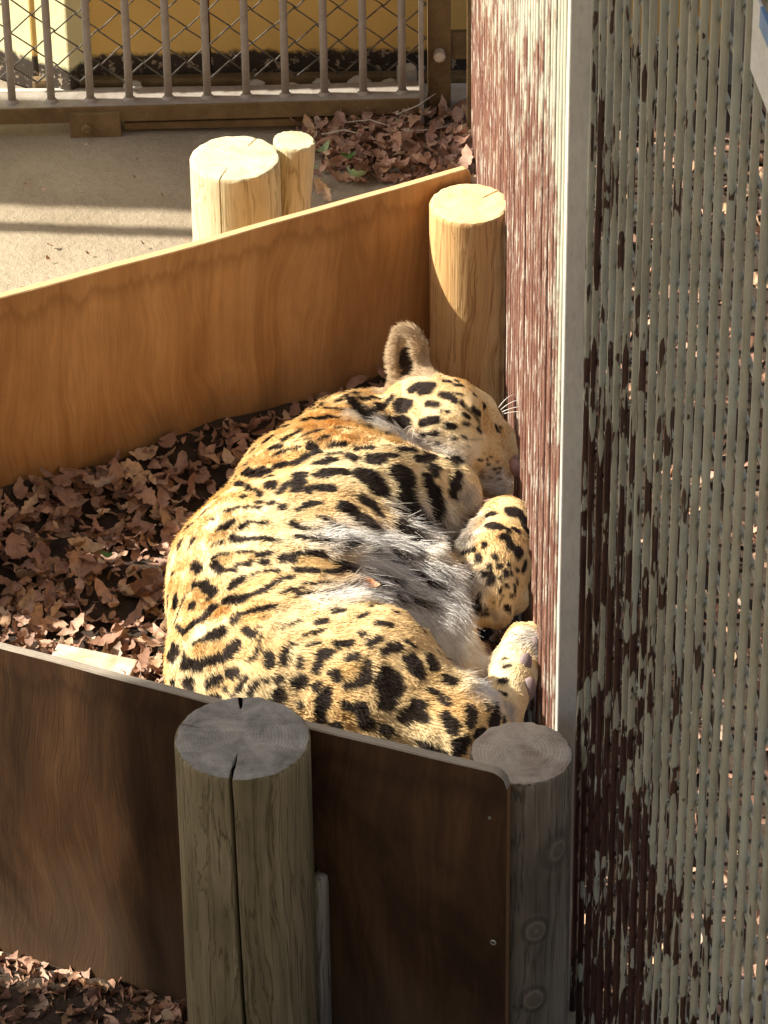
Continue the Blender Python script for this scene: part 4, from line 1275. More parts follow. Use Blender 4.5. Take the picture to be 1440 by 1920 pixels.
 (0.1161,4.7645,0.316,0.1238,4.767,0.3131,0.0024),
 (0.1024,4.7496,0.3009,0.1062,4.7496,0.2997,0.0021),
 (0.1159,4.7529,0.3008,0.1197,4.7533,0.2993,0.0021),
 (0.1216,4.7515,0.2959,0.141,4.7626,0.2904,0.0009),
 (0.1234,4.7465,0.2877,0.1466,4.7553,0.2699,0.0008),
 (0.1368,4.7448,0.2667,0.1427,4.7493,0.2624,0.0021),
 (0.1486,4.7563,0.2599,0.1506,4.7591,0.2568,0.0018),
 (0.1546,4.7649,0.2586,0.1566,4.766,0.2567,0.0015),
 (0.1506,4.7577,0.2496,0.1545,4.7591,0.2475,0.002),
 (0.1603,4.7589,0.2416,0.1642,4.7605,0.2393,0.0019),
 (0.1643,4.7656,0.2487,0.1663,4.766,0.2472,0.0013),
 (0.1682,4.7638,0.2394,0.1701,4.7647,0.2364,0.0015),
 (0.1662,4.7607,0.2333,0.1682,4.762,0.2313,0.0018),
 (0.1487,4.7544,0.2379,0.1506,4.7545,0.2366,0.0016),
 (0.1584,4.7564,0.2283,0.1604,4.7573,0.2264,0.0014),
 (0.1682,4.762,0.2219,0.1702,4.7637,0.2184,0.0016),
 (0.1644,4.7609,0.2157,0.1663,4.762,0.2149,0.0014),
 (0.1636,4.8117,0.2792,0.1655,4.8121,0.2765,0.0036),
 (0.1696,4.8174,0.2729,0.1716,4.8196,0.2714,0.0021),
 (0.1654,4.8075,0.2749,0.1694,4.8109,0.2703,0.0022),
 (0.1482,4.8174,0.3103,0.149,4.8131,0.3085,0.0056),
 (0.1497,4.8019,0.3044,0.1492,4.7835,0.2936,0.0041),
 (0.1329,4.7417,0.2573,0.1429,4.7533,0.2353,0.0032),
 (0.1429,4.7534,0.2329,0.1546,4.7569,0.2186,0.0029),
 (0.1802,4.7775,0.2298,0.1872,4.7811,0.2155,0.0065),
 (-0.027,4.8767,0.3027,-0.0172,4.8739,0.3045,0.0037),
 (0.1808,4.6194,0.2632,0.187,4.6229,0.2606,0.0111),
 (0.1501,4.6137,0.2639,0.1521,4.614,0.2644,0.0073),
 (0.1509,4.5753,0.2723,0.1589,4.5704,0.2731,0.01),
 (0.199,4.6137,0.2519,0.2006,4.6003,0.249,0.0102),
 (0.1682,4.5476,0.2719,0.1723,4.5491,0.2707,0.0065),
 (0.1729,4.5672,0.2702,0.1738,4.5637,0.2702,0.005),
 (0.1731,4.5416,0.2686,0.176,4.536,0.2651,0.0058),
 (0.1844,4.575,0.2633,0.1864,4.5752,0.2619,0.006),
 (0.1861,4.5355,0.2579,0.188,4.5332,0.2546,0.0079),
 (0.2045,4.5927,0.2418,0.2053,4.5866,0.2387,0.0067),
 (0.1117,4.5409,0.2527,0.1217,4.5358,0.2599,0.0054),
 (0.1387,4.5356,0.2685,0.1397,4.5323,0.2671,0.0045),
 (0.1294,4.5233,0.2576,0.1313,4.5181,0.2551,0.0053),
 (0.1544,4.5192,0.2602,0.1563,4.516,0.2575,0.0042),
 (0.1034,4.5292,0.2389,0.1094,4.5253,0.2417,0.0021),
 (0.1939,4.5226,0.2323,0.1972,4.5312,0.2385,0.0043),
 (0.1846,4.5158,0.2399,0.1856,4.5154,0.2377,0.0033),
 (0.1734,4.5153,0.2503,0.1734,4.5139,0.2489,0.0031),
 (0.1671,4.5043,0.2435,0.168,4.5015,0.2406,0.004),
 (0.1753,4.5092,0.2423,0.1762,4.507,0.2389,0.0027),
 (0.1591,4.5085,0.2505,0.1632,4.5108,0.2513,0.003),
 (0.1441,4.5076,0.2513,0.147,4.5058,0.2502,0.0034),
 (0.1368,4.4986,0.2456,0.1468,4.4981,0.2458,0.0043),
 (0.1466,4.4898,0.2394,0.1507,4.4916,0.2406,0.005),
 (0.1239,4.5023,0.2431,0.1249,4.5009,0.2429,0.0032),
 (0.1608,4.4952,0.2403,0.1618,4.4939,0.2387,0.0026),
 (0.1688,4.491,0.2308,0.1707,4.4897,0.2268,0.0031),
 (0.18,4.4961,0.222,0.181,4.4944,0.2158,0.0036),
 (0.1833,4.5058,0.2273,0.1843,4.5043,0.2234,0.0031),
 (0.1605,4.4835,0.2265,0.1625,4.4824,0.2223,0.0043),
 (0.1625,4.4788,0.205,0.1666,4.4815,0.213,0.0038),
 (0.1707,4.4819,0.1952,0.1728,4.4824,0.1923,0.0048),
 (0.1758,4.4885,0.2151,0.1769,4.4884,0.2102,0.0025),
 (0.1162,4.4712,0.2113,0.1244,4.4789,0.2031,0.0083),
 (0.1304,4.4812,0.2237,0.1324,4.4816,0.2258,0.0034),
 (0.1344,4.4763,0.2024,0.1404,4.4754,0.2029,0.0047),
 (0.1364,4.4756,0.1903,0.1424,4.4753,0.1905,0.0034),
 (0.1484,4.4763,0.2145,0.1504,4.4761,0.2122,0.0035),
 (0.1667,4.4877,0.2283,0.1666,4.4825,0.2172,0.0018),
 (0.1601,4.3394,0.215,0.1659,4.3384,0.2169,0.0031),
 (0.1614,4.3203,0.2159,0.1654,4.3207,0.2168,0.0049),
 (0.1566,4.2894,0.215,0.1595,4.2905,0.2154,0.0069),
 (0.1536,4.2582,0.2182,0.1556,4.2587,0.2178,0.0074),
 (0.1552,4.188,0.2287,0.1573,4.1924,0.224,0.006),
 (0.143,4.1687,0.2488,0.1449,4.1682,0.2444,0.0107),
 (0.1388,4.1558,0.2469,0.1408,4.1583,0.2449,0.0082),
 (0.1395,4.1813,0.2584,0.1414,4.1789,0.2554,0.0072),
 (0.1287,4.1691,0.268,0.1315,4.1671,0.2647,0.0033),
 (0.1212,4.1363,0.2456,0.1231,4.1377,0.2456,0.0079)]
TAN_PATCHES = [(-0.2271,4.4132,0.3337,-0.1885,4.4043,0.3461,0.0108),
 (-0.1215,4.3925,0.347,-0.0695,4.4006,0.3336,0.0084),
 (-0.1945,4.3382,0.3386,-0.1517,4.3591,0.3449,0.0114),
 (-0.2713,4.3338,0.2918,-0.25,4.3662,0.3123,0.0267),
 (-0.1893,4.268,0.3415,-0.1607,4.2673,0.3504,0.0084),
 (-0.262,4.2651,0.2873,-0.2195,4.2413,0.3156,0.0112),
 (-0.2287,4.2067,0.2755,-0.2051,4.1989,0.2923,0.0098),
 (-0.1224,4.3188,0.3494,-0.0872,4.3469,0.3351,0.0061),
 (-0.055,4.1802,0.3218,-0.041,4.1775,0.3236,0.0116),
 (-0.0558,4.1523,0.2683,-0.0454,4.1488,0.2576,0.0102),
 (0.0501,4.1923,0.3066,0.0712,4.1988,0.297,0.0085),
 (-0.2042,4.5388,0.3496,-0.1793,4.5093,0.3609,0.0117),
 (-0.1356,4.5284,0.3626,-0.1246,4.5357,0.3619,0.0126),
 (-0.1395,4.6445,0.3414,-0.1131,4.6471,0.3483,0.0096),
 (-0.0738,4.6384,0.3491,-0.0626,4.6381,0.348,0.0048),
 (-0.2413,4.4681,0.3349,-0.2264,4.4685,0.3433,0.0119),
 (-0.1857,4.4557,0.3562,-0.1527,4.4497,0.36,0.0065)]
WHITE_PATCHES = [(-0.0875,4.4421,0.351,0.0513,4.5203,0.2844,0.0253),
 (0.0296,4.5576,0.2947,0.1064,4.6663,0.1985,0.034),
 (-0.0155,4.436,0.3051,0.0945,4.4656,0.2412,0.0496),
 (-0.0232,4.3784,0.2887,0.0787,4.4125,0.2122,0.0442),
 (0.0786,4.4102,0.2093,0.128,4.2115,0.2642,0.0327),
 (0.1185,4.4186,0.1887,0.1278,4.3773,0.1664,0.0213),
 (-0.0798,4.3159,0.3399,-0.0159,4.3907,0.2841,0.0232),
 (-0.0212,4.7678,0.3296,0.0378,4.7348,0.3068,0.0204),
 (0.1585,4.7582,0.2176,0.1704,4.7656,0.2002,0.0196),
 (0.0509,4.7499,0.2964,0.1095,4.7392,0.2807,0.0138),
 (0.1914,4.3863,0.2118,0.1914,4.3863,0.2118,0.0221),
 (0.0949,4.4865,0.2489,0.1019,4.4689,0.2342,0.0147),
 (0.1215,4.6653,0.25,0.1116,4.5662,0.2555,0.0176)]
CREAM_PATCHES = [(-0.0588,4.6067,0.3479,0.0602,4.6239,0.2614,0.0501),
 (-0.2341,4.4793,0.3403,-0.1163,4.4309,0.355,0.0145),
 (-0.281,4.2763,0.2657,-0.1856,4.1815,0.2832,0.0246),
 (-0.1826,4.4879,0.3603,-0.1826,4.4879,0.3603,0.0196),
 (0.0779,4.7636,0.3218,0.1236,4.7551,0.2992,0.0269),
 (0.159,4.2214,0.2247,0.1846,4.3787,0.213,0.0361),
 (-0.0215,4.6495,0.3453,0.107,4.6964,0.2841,0.0198),
 (-0.2585,4.2807,0.2977,-0.2144,4.2635,0.3276,0.0102),
 (-0.1146,4.2172,0.3343,-0.1573,4.1754,0.2874,0.0079),
 (-0.0867,4.2956,0.346,-0.1429,4.2558,0.3499,0.0183),
 (0.0385,4.1382,0.2423,0.0663,4.1288,0.2404,0.0203)]
PINK_PATCHES = [(0.1928,4.8062,0.2264,0.1928,4.8062,0.2264,0.0062)]
CARVED_LINES = [(0.1167,4.7928,0.3362,0.1243,4.7865,0.3292,0.0031),
 (0.1243,4.7865,0.3292,0.1357,4.7836,0.3168,0.0031),
 (0.1357,4.7836,0.3168,0.1456,4.7793,0.2976,0.0033),
 (0.129,4.7395,0.2635,0.1429,4.7533,0.2365,0.0031),
 (0.1429,4.7533,0.2365,0.1546,4.7569,0.2186,0.003),
 (0.1546,4.7569,0.2186,0.1742,4.7657,0.2076,0.0029),
 (0.1792,4.7769,0.2326,0.1862,4.7784,0.2151,0.0065),
 (0.15,4.8123,0.3067,0.1502,4.7853,0.2924,0.0054),
 (0.1244,4.4805,0.2144,0.1264,4.4755,0.1931,0.004),
 (0.1453,4.4762,0.2147,0.1484,4.4712,0.1859,0.0039),
 (0.1666,4.4857,0.2248,0.1666,4.4784,0.1953,0.0035)]
GREY_PATCHES = [(0.1641,4.2205,0.2163,0.1641,4.2205,0.2163,0.0183),
 (0.1981,4.3891,0.2096,0.1981,4.3891,0.2096,0.0172),
 (0.1923,4.4092,0.2111,0.2068,4.4038,0.2058,0.0122),
 (0.1773,4.401,0.2101,0.1804,4.3855,0.2125,0.0067),
 (0.1123,4.6639,0.2604,0.113,4.563,0.2577,0.018),
 (0.1044,4.5123,0.2392,0.1172,4.4882,0.2245,0.0153),
 (0.1244,4.4784,0.1994,0.1539,4.4715,0.1902,0.0078)]
NOSE_POINT = [(0.185,4.7915,0.2234)]
PAD_POINTS = [(0.1895,4.333,0.2128),
 (0.1935,4.2973,0.1954),
 (0.2039,4.3843,0.2058)]
FUR_FLOW = [(-0.2338,4.468,0.3393,0.1325,-0.986,-0.1012),
 (-0.2678,4.3435,0.2957,0.1749,-0.9843,0.0224),
 (-0.2658,4.2395,0.2577,0.5448,-0.7841,-0.2972),
 (-0.1449,4.391,0.3484,0.7903,-0.5889,-0.1694),
 (-0.0877,4.4896,0.3576,0.9197,-0.1428,-0.3658),
 (-0.0516,4.3908,0.3204,0.7136,0.2642,-0.6489),
 (0.0207,4.4361,0.2684,0.7588,-0.2089,-0.6169),
 (0.093,4.3963,0.1875,0.6132,-0.5232,-0.5918),
 (-0.1568,4.2253,0.3376,0.7719,-0.5466,-0.3247),
 (-0.0868,4.1753,0.3041,0.929,-0.3412,-0.143),
 (0.0183,4.1709,0.3058,0.8408,-0.1894,-0.5071),
 (0.1085,4.1383,0.2589,0.831,0.3595,-0.4245),
 (-0.0588,4.6067,0.3479,0.934,-0.0599,-0.3523),
 (0.0305,4.6263,0.315,0.7796,0.3719,-0.5039),
 (0.0986,4.6599,0.2726,0.3926,-0.0683,-0.9172),
 (0.1558,4.5512,0.2746,-0.1968,-0.8781,-0.4362),
 (0.1394,4.4884,0.2377,-0.1282,-0.3975,-0.9086),
 (0.1396,4.784,0.3118,-0.7239,0.073,0.686),
 (0.0854,4.758,0.3162,-0.9711,0.2371,-0.027),
 (0.1545,4.7568,0.242,-0.6672,-0.4588,0.5868),
 (-0.0137,4.7542,0.3294,-0.4882,-0.8305,0.2682),
 (-0.0741,4.7119,0.3494,-0.5718,-0.8195,0.0372),
 (0.0555,4.7915,0.3402,-0.8592,0.5078,-0.0629),
 (0.1664,4.292,0.2153,0.1909,0.9804,0.0487)]

def smin(d, e, k):
    h = np.clip(0.5 + 0.5 * (d - e) / k, 0, 1)
    return d * (1 - h) + e * h - k * h * (1 - h)
_en = np.array((-0.30, -0.88, 0.36)); _en /= np.linalg.norm(_en)
_eu = np.array((-0.08, 0.38, 0.92)); _eu -= _en * (_eu @ _en); _eu /= np.linalg.norm(_eu)
_es = np.cross(_eu, _en)
def ear_shape(p):
    q = p - np.array(EAR_CENTRE, dtype=np.float32)
    x, y, z = q @ _es, q @ _en, q @ _eu
    w = 0.0305 * (1 - 0.12 * np.clip(z / 0.05, -1, 1))
    d1 = ((np.abs(x / w) ** 2.3 + np.abs(y / 0.019) ** 2.3 + np.abs(z / 0.056) ** 2.3) ** (1 / 2.3) - 1) * 0.018
    d2 = (np.sqrt((x / (w * 0.46)) ** 2 + ((y - 0.017) / 0.019) ** 2 + ((z + 0.004) / 0.042) ** 2) - 1) * 0.016
    return d1, d2, x, y, z

HC = 0.0038
LO = np.array((-0.37, 3.96, 0.075)); HI = np.array((0.245, 5.07, 0.43))
gxs, gys, gzs = [np.arange(LO[i], HI[i], HC) for i in range(3)]
DD = np.full((len(gxs), len(gys), len(gzs)), 0.06, dtype=np.float32)
def sub_box(lo, hi):
    sl, ax = [], []
    for g, a, b in zip((gxs, gys, gzs), lo, hi):
        i0, i1 = max(0, int((a - g[0]) / HC)), min(len(g), int((b - g[0]) / HC) + 2)
        sl.append(slice(i0, i1)); ax.append(g[i0:i1])
    P = np.stack(np.meshgrid(*ax, indexing='ij'), -1).astype(np.float32)
    return tuple(sl), P
for row in BODY_CONES:
    a, ra, b, rb, k, sz = np.array(row[:3]), row[3], np.array(row[4:7]), row[7], row[8], row[9]
    mg = 0.06 + k
    sl, P = sub_box(np.minimum(a - ra, b - rb) - mg, np.maximum(a + ra, b + rb) + mg)
    s = np.array((1, 1, 1 / sz), dtype=np.float32)
    p, a2, b2 = P * s, (a * s).astype(np.float32), (b * s).astype(np.float32)
    ba = b2 - a2
    t = np.clip(((p - a2) @ ba) / float(ba @ ba), 0, 1)
    e = (np.linalg.norm(p - a2 - t[..., None] * ba, axis=-1) - (ra + (rb - ra) * t)) * sz
    DD[sl] = smin(DD[sl], np.minimum(e, 0.06), k)
sl, P = sub_box(np.array(EAR_CENTRE) - 0.1, np.array(EAR_CENTRE) + 0.1)
d1, d2, _, _, _ = ear_shape(P)
DD[sl] = -smin(-smin(DD[sl], d1, 0.015), d2, 0.004)
# eyelid, lip and toe creases
for row in CARVED_LINES:
    a, b, r = np.array(row[:3]), np.array(row[3:6]), row[6]
    sl, P = sub_box(np.minimum(a, b) - 0.02, np.maximum(a, b) + 0.02)
    ba = b - a
    t = np.clip(((P - a) @ ba) / float(ba @ ba + 1e-12), 0, 1)
    e = np.linalg.norm(P - a - t[..., None] * ba, axis=-1) - r * 1.6
    DD[sl] = -smin(-DD[sl], e, 0.0025)

def surface_nets(D, lo, h):
    ins = D < 0
    nx, ny, nz = D.shape
    cnt = np.zeros((nx - 1, ny - 1, nz - 1), dtype=np.float32)
    acc = np.zeros((nx - 1, ny - 1, nz - 1, 3), dtype=np.float32)
    cs = [(i, j, k) for i in (0, 1) for j in (0, 1) for k in (0, 1)]
    def corner(c):
        return tuple(slice(c[q], D.shape[q] - 1 + c[q]) for q in range(3))
    for i, c0 in enumerate(cs):
        for c1 in cs[i + 1:]:
            if sum(abs(c0[q] - c1[q]) for q in range(3)) != 1:
                continue
            d0, d1_ = D[corner(c0)], D[corner(c1)]
            m = (d0 < 0) != (d1_ < 0)
            t = np.where(m, d0 / (d0 - d1_ + 1e-12), 0)
            cnt += m
            for q in range(3):
                acc[..., q] += np.where(m, c0[q] + (c1[q] - c0[q]) * t, 0)
    act = cnt > 0
    idx = np.full(act.shape, -1, dtype=np.int64)
    idx[act] = np.arange(act.sum())
    cells = np.argwhere(act)
    verts = (cells + acc[act] / cnt[act][:, None]) * h + lo
    faces = []
    for q in range(3):
        r, s = (q + 1) % 3, (q + 2) % 3
        a = [slice(None)] * 3; b = [slice(None)] * 3
        a[q] = slice(0, -1); b[q] = slice(1, None)
        ia, ib = ins[tuple(a)], ins[tuple(b)]
        for flip in (False, True):
            m = (ia & ~ib) if not flip else (~ia & ib)
            e = np.argwhere(m)
            e = e[(e[:, r] > 0) & (e[:, s] > 0) & (e[:, r] < D.shape[r] - 1) & (e[:, s] < D.shape[s] - 1)]
            quad = []
            for (dr, ds) in ((0, 0), (1, 0), (1, 1), (0, 1)):
                c = e.copy(); c[:, r] -= 1 - dr; c[:, s] -= 1 - ds
                quad.append(idx[c[:, 0], c[:, 1], c[:, 2]])
            quad = np.stack(quad, 1)
            faces.append(quad[:, ::-1] if flip else quad)
    return verts, np.concatenate(faces)
jv, jf = surface_nets(DD, LO, HC)
# light relaxation
for it in range(3):
    acc = np.zeros_like(jv); cn = np.zeros(len(jv))
    for a, b in ((0, 1), (1, 2), (2, 3), (3, 0)):
        np.add.at(acc, jf[:, a], jv[jf[:, b]]); np.add.at(cn, jf[:, a], 1)
        np.add.at(acc, jf[:, b], jv[jf[:, a]]); np.add.at(cn, jf[:, b], 1)
    jv = jv * 0.5 + 0.5 * acc / cn[:, None]

def lat_noise(p, scale, seed):
    """cheap smooth value noise for arrays of points"""
    q = p * scale + seed
    i = np.floor(q).astype(np.int64); f = q - i
    f = f * f * (3 - 2 * f)
    def hsh(a, b, c):
        n = (a * 73856093) ^ (b * 19349663) ^ (c * 83492791)
        n = (n ^ (n >> 13)) * 1274126177
        return ((n ^ (n >> 16)) & 0xFFFF) / 65535.0
    out = 0
    for dx in (0, 1):
        for dy in (0, 1):
            for dz in (0, 1):
                w = (f[:, 0] if dx else 1 - f[:, 0]) * (f[:, 1] if dy else 1 - f[:, 1]) * (f[:, 2] if dz else 1 - f[:, 2])
                out = out + w * hsh(i[:, 0] + dx, i[:, 1] + dy, i[:, 2] + dz)
    return out * 2 - 1

def seg_field(p, table, grow=1.0, soft=0.004, reach=0.0):
    """coverage 0..1 of rounded strokes on the skin"""
    out = np.zeros(len(p), dtype=np.float32)
    for s in table:
        a, b, r = np.array(s[:3]), np.array(s[3:6]), s[6] * grow
        c = (a + b) / 2
        R = np.linalg.norm(b - a) / 2 + r + soft + 0.004
        m = np.nonzero((np.abs(p[:, 0] - c[0]) < R) & (np.abs(p[:, 1] - c[1]) < R) & (np.abs(p[:, 2] - c[2]) < R))[0]
        if len(m) == 0:
            continue
        q = p[m]; ba = b - a
        t = np.clip(((q - a) @ ba) / (ba @ ba + 1e-12), 0, 1)
        d = np.linalg.norm(q - a - t[:, None] * ba, axis=1)
        out[m] = np.maximum(out[m], np.clip((r + soft - d) / (2 * soft), 0, 1))
    return out

# small rosettes on the rest of the coat, away from the larger marks
ALL_SPOTS = list(DARK_SPOTS)
_mid = np.array([((s[0] + s[3]) / 2, (s[1] + s[4]) / 2, (s[2] + s[5]) / 2) for s in DARK_SPOTS])
_wh = np.array(WHITE_PATCHES)
_cand = jv[nrg.permutation(len(jv))[:6000]]
_new = np.zeros((0, 3))
for c in _cand:
    if c[2] < 0.10 or np.min(((_mid - c) ** 2).sum(1)) < (0.033 if c[1] < 4.8 else 0.017) ** 2:
        continue
    if len(_new) and np.min(((_new - c) ** 2).sum(1)) < (0.030 if c[1] < 4.8 else 0.021) ** 2:
        continue
    if seg_field(c[None], WHITE_PATCHES, 1.0, 0.02)[0] > 0.2 or np.linalg.norm(c - np.array(EAR_CENTRE)) < 0.07:
        continue
    if c[0] > 0.09 and c[1] < 4.75 or c[0] > 0.12:
        continue
    _new = np.vstack([_new, c])
    near = jv[((jv - c) ** 2).sum(1) < 0.012 ** 2]
    for q in range(rng.choice((1, 2, 2, 3))):
        a = near[rng.randrange(len(near))]
        b = near[rng.randrange(len(near))]
        if np.linalg.norm(a - b) > 0.012:
            b = a + (b - a) * 0.5
        ALL_SPOTS.append((*a, *b, rng.uniform(0.0022, 0.0042)))

def coat(p):
    """coat colour and hair length at points on the skin"""
    n = len(p)
    warp = np.stack([lat_noise(p, 95, 3.1), lat_noise(p, 95, 17.7), lat_noise(p, 95, 41.3)], 1) * 0.0022
    warp += np.stack([lat_noise(p, 230, 5.1), lat_noise(p, 230, 27.7), lat_noise(p, 230, 61.3)], 1) * 0.0012
    head = (p[:, 1] > 4.70) & (p[:, 0] > 0.03)
    q = p + warp * np.where(head, 0.35, 1.0)[:, None]
    tone = lat_noise(p, 14, 9.0)[:, None] * 0.5 + 0.5
    tawny, cream, ochre = np.array((0.76, 0.485, 0.20)), np.array((0.86, 0.72, 0.45)), np.array((0.60, 0.36, 0.12))
    white, black, pink = np.array((0.84, 0.82, 0.79)), np.array((0.030, 0.021, 0.017)), np.array((0.42, 0.24, 0.21))
    c = tawny * (1 - tone * 0.8) + cream * tone * 0.8
    cr = seg_field(p + warp * 2, CREAM_PATCHES, 1.0, 0.02)[:, None]
    c = c * (1 - cr * 0.8) + cream * cr * 0.8
    dark = seg_field(q, ALL_SPOTS, 1.20, 0.0010)
    tn = seg_field(q, TAN_PATCHES, 1.1, 0.006)[:, None]
    c = c * (1 - tn * 0.55) + ochre * tn * 0.55
    wh = seg_field(p + warp * 3, WHITE_PATCHES, 1.0, 0.018)
    c = c * (1 - wh[:, None]) + white * wh[:, None]
    gy = seg_field(p + warp * 2, GREY_PATCHES, 1.0, 0.010)[:, None]
    c = c * (1 - gy) + np.array((0.40, 0.355, 0.31)) * gy * (0.7 + 0.6 * (lat_noise(p, 160, 77.0)[:, None] * 0.5 + 0.5))
    pk = seg_field(p, PINK_PATCHES, 1.0, 0.003)
    # ear: dark hollow, greyish rim
    _, _, ex, ey, ez = ear_shape(p.astype(np.float32))
    near = np.clip(1 - np.maximum(np.abs(ex) / 0.045, np.abs(ez) / 0.065), 0, 1) * (np.abs(ey) < 0.04) * (ez > -0.045)
    inear = (near > 0) & (ez > -0.040)
    rim = np.array((0.52, 0.39, 0.25))
    c[inear] = rim * (0.85 + 0.3 * tone[inear])
    hollow = inear & (((ex + 0.002) / 0.0095) ** 2 + ((ez + 0.010) / 0.034) ** 2 < 1 + 0.3 * lat_noise(p, 120, 2.0)) & (ey < 0.016)
    c[hollow] = np.array((0.060, 0.043, 0.034))
    c = c * (1 - dark[:, None]) + black * dark[:, None]
    # the unseen far side and underside carry scattered rosettes of the same kind
    length = np.full(n, 0.0078) + 0.0018 * lat_noise(p, 20, 4.0)
    length += 0.022 * wh
    length[head] *= 0.42
    paw = (p[:, 0] > 0.10) & (p[:, 1] < 4.70)
    length[paw] *= 0.50
    length[inear] = 0.010
    length *= (1 - pk)
    c = c * (1 - pk[:, None]) + pink * pk[:, None]
    return np.clip(c, 0, 1).astype(np.float32), length

def fur_skin():
    t = NT('fur_skin', 0.8)
    t.b.inputs['Specular IOR Level'].default_value = 0.1
    return t.out(t.n('Attribute', attribute_name='coat_color').outputs['Color'])
def fur_hair():
    t = NT('fur_hair', 0.55)
    t.b.inputs['Specular IOR Level'].default_value = 0.15
    at = t.n('Attribute', attribute_name='coat_color').outputs['Color']
    hi = t.n('HairInfo')
    c = t.mix(t.math('MULTIPLY', hi.outputs['Intercept'], 0.22), at, (0.95, 0.86, 0.70), 'SOFT_LIGHT')
    return t.out(c)
M['fur_skin'], M['fur_hair'] = fur_skin(), fur_hair()

cat = thing('jaguar', 'spotted jaguar asleep on its side, curled between the plywood boards and rod fence', 'jaguar', (-0.05, 4.45, 0.09))
cat_inv = np.array((-0.05, 4.45, 0.09))
body = mesh_obj('body', jv - cat_inv, jf, M['fur_skin'], cat, smooth=True)
vc, _ = coat(jv)
at = body.data.attributes.new('coat_color', 'FLOAT_COLOR', 'POINT')
at.data.foreach_set('color', np.concatenate([vc, np.ones((len(vc), 1), np.float32)], 1).ravel())

# fur: single hairs rooted on the skin, combed along the coat
tri = np.concatenate([jf[:, [0, 1, 2]], jf[:, [0, 2, 3]]])
A_, B_, C_ = jv[tri[:, 0]], jv[tri[:, 1]], jv[tri[:, 2]]
cr_ = np.cross(B_ - A_, C_ - A_)
ar = np.linalg.norm(cr_, axis=1) / 2
fn = cr_ / (2 * ar[:, None] + 1e-12)
vn = np.zeros_like(jv)
for k in range(3):
    np.add.at(vn, tri[:, k], cr_)
vn /= np.linalg.norm(vn, axis=1)[:, None] + 1e-12
wgt = ar * np.clip(0.25 + 1.1 * np.clip(fn[:, 2] * 0.7 - fn[:, 1] * 0.6 + 0.15, 0, 1), 0, 1.3)
NH = 270000
pick = nrg.choice(len(tri), NH, p=wgt / wgt.sum())
u, v = nrg.random(NH), nrg.random(NH)
fl = u + v > 1
u[fl], v[fl] = 1 - u[fl], 1 - v[fl]
w0 = (1 - u - v)[:, None]
roots = A_[pick] * w0 + B_[pick] * u[:, None] + C_[pick] * v[:, None]
nrm = vn[tri[pick, 0]] * w0 + vn[tri[pick, 1]] * u[:, None] + vn[tri[pick, 2]] * v[:, None]
nrm /= np.linalg.norm(nrm, axis=1)[:, None] + 1e-12
hc, hl = coat(roots)
flow = np.zeros_like(roots)
for (x, y, z, dx, dy, dz) in FUR_FLOW:
    d2_ = ((roots - np.array((x, y, z))) ** 2).sum(1)
    flow += np.array((dx, dy, dz)) / (d2_[:, None] ** 1.5 + 2e-5)
flow -= nrm * (flow * nrm).sum(1)[:, None]
flow /= np.linalg.norm(flow, axis=1)[:, None] + 1e-9
clump = np.stack([lat_noise(roots, 60, 1.0), lat_noise(roots, 60, 31.0), lat_noise(roots, 60, 71.0)], 1)
flow = flow + clump * 0.45 + nrg.normal(0, 0.16, roots.shape)
lift = 0.30 + 0.10 * lat_noise(roots, 45, 8.0)
dirn = flow * (1 - lift[:, None]) + nrm * lift[:, None]
dirn /= np.linalg.norm(dirn, axis=1)[:, None] + 1e-9
hl = hl * nrg.uniform(0.65, 1.25, NH)
keep = (hl > 0.002) & (roots[:, 2] > 0.085)
roots, nrm, dirn, hl, hc, flow = roots[keep], nrm[keep], dirn[keep], hl[keep], hc[keep], flow[keep]
NH = len(roots)
hc = hc * nrg.uniform(0.78, 1.18, (NH, 1))
pts = np.empty((NH, 4, 3), dtype=np.float32)
for k, s in enumerate((0.0, 0.35, 0.7, 1.0)):
    bend = flow * (hl * 0.35 * s * s)[:, None] - nrm * (hl * 0.10 * s * s)[:, None]
    pts[:, k] = roots - cat_inv - nrm * 0.0006 + dirn * (hl * s)[:, None] + bend
cu = bpy.data.hair_curves.new('fur')
cu.add_curves([4] * NH)
cu.attributes['position'].data.foreach_set('vector', pts.ravel())
ra_ = cu.attributes.get('radius') or cu.attributes.new('radius', 'FLOAT', 'POINT')
ra_.data.foreach_set('value', np.tile(np.array((0.00040, 0.00034, 0.00023, 0.00006), np.float32), NH))
ca_ = cu.attributes.new('coat_color', 'FLOAT_COLOR', 'CURVE')
ca_.data.foreach_set('color', np.concatenate([np.clip(hc, 0, 1), np.ones((NH, 1))], 1).astype(np.float32).ravel())
cu.materials.append(M['fur_hair'])
fur = link(bpy.data.objects.new('fur', cu), cat)

def cat_part(name, v, f, mat):
    return mesh_obj(name, [Vector(p) - Vector(cat_inv) for p in v], f, mat, cat, smooth=True)
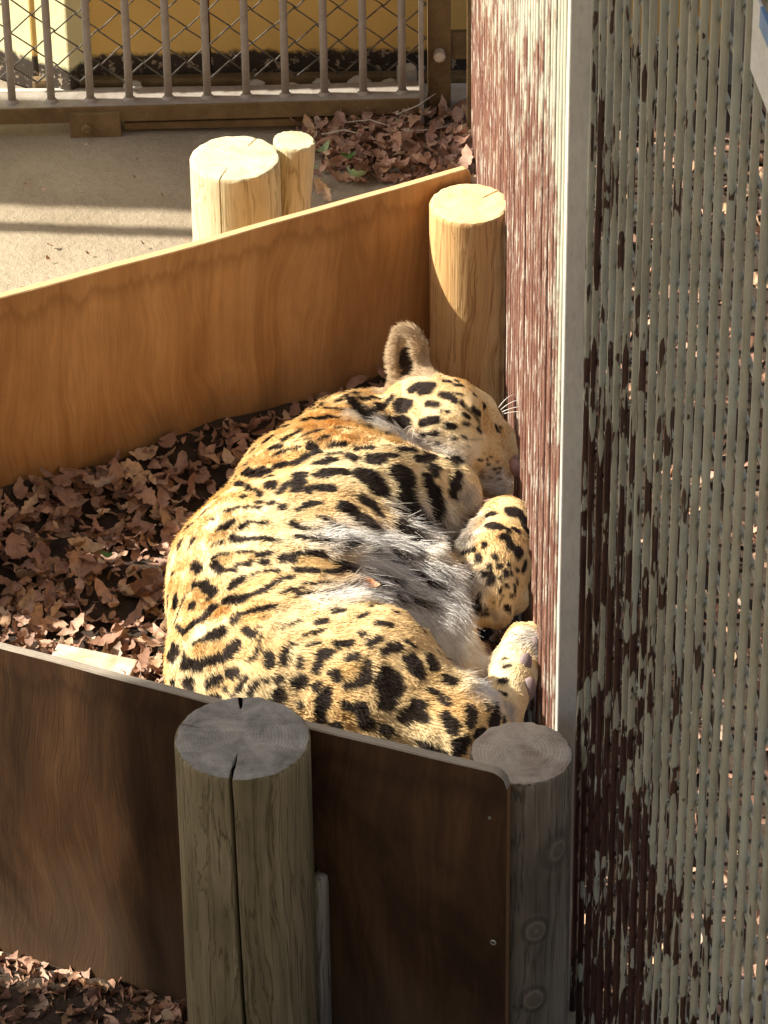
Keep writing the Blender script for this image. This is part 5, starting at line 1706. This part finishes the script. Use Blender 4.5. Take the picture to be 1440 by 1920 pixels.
# whiskers: muzzle, brow and cheek
M['whisker'] = NT('whisker', 0.4).out((0.85, 0.82, 0.76))
for (p, d, L, sag) in [((0.170, 4.832, 0.294), (0.62, 0.10, 0.62), 0.055, 0.05), ((0.172, 4.830, 0.292), (0.75, 0.0, 0.45), 0.050, 0.04), ((0.168, 4.836, 0.296), (0.5, 0.2, 0.75), 0.045, 0.05), ((0.173, 4.828, 0.290), (0.8, -0.05, 0.3), 0.045, 0.03),
                       ((0.118, 4.752, 0.262), (-0.9, -0.05, 0.12), 0.085, 0.02), ((0.122, 4.748, 0.258), (-0.9, -0.12, 0.08), 0.090, 0.03), ((0.126, 4.745, 0.254), (-0.85, -0.2, 0.08), 0.080, 0.03), ((0.114, 4.757, 0.266), (-0.9, 0.05, 0.15), 0.080, 0.02),
                       ((0.044, 4.765, 0.312), (-0.3, -0.75, 0.5), 0.040, 0.06), ((0.047, 4.764, 0.312), (-0.15, -0.8, 0.5), 0.042, 0.06), ((0.041, 4.766, 0.312), (-0.4, -0.65, 0.6), 0.036, 0.06)]:
    d = Vector(d).normalized()
    pp = [Vector(p) + d * (L * s) - Vector((0, 0, 1)) * (sag * L * 9 * s * s) for s in np.linspace(0, 1, 7)]
    v, f = tube_geo(pp, [0.0005, 0.0005, 0.00045, 0.0004, 0.0003, 0.0002, 0.0001], 5)
    cat_part('whisker', v, f, M['whisker'])
# bare pads of the upturned hind foot
M['pad'] = one_leaf_mat('paw_pad', (0.20, 0.15, 0.15), (0.34, 0.25, 0.24))
def pad(c, ax, rx, ry, rz, seed):
    bm = bmesh.new()
    bmesh.ops.create_icosphere(bm, subdivisions=3, radius=1.0)
    ax = Vector(ax).normalized()
    nrm_ = Vector((0.40, -0.70, 0.58)); nrm_ = (nrm_ - ax * nrm_.dot(ax)).normalized()
    sd = ax.cross(nrm_)
    vs = [Vector(c) + ax * (q.co.x * rx) + sd * (q.co.y * ry) + nrm_ * (q.co.z * rz) for q in bm.verts]
    fs = [[q.index for q in fc.verts] for fc in bm.faces]
    bm.free()
    cat_part('paw_pad', vs, fs, M['pad'])
for (c, rx, ry) in zip(PAD_POINTS, (0.0140, 0.0170, 0.0095), (0.0095, 0.0100, 0.0080)):
    pad(c, (0.12, 0.55, 0.82), rx, ry, 0.0065, 0)
# leathery nose
def blob(name, c, r, mat):
    bm = bmesh.new()
    bmesh.ops.create_icosphere(bm, subdivisions=3, radius=1.0)
    vs = [Vector(c) + Vector((q.co.x * r[0], q.co.y * r[1], q.co.z * r[2])) * (1 + 0.08 * mnoise.noise(q.co * 2.0)) for q in bm.verts]
    fs = [[q.index for q in fc.verts] for fc in bm.faces]
    bm.free()
    return cat_part(name, vs, fs, mat)
M['nose'] = one_leaf_mat('nose_leather', (0.36, 0.19, 0.16), (0.48, 0.29, 0.25))
blob('nose', Vector(NOSE_POINT[0]) + Vector((0.006, 0.004, -0.004)), (0.0105, 0.0100, 0.0150), M['nose'])
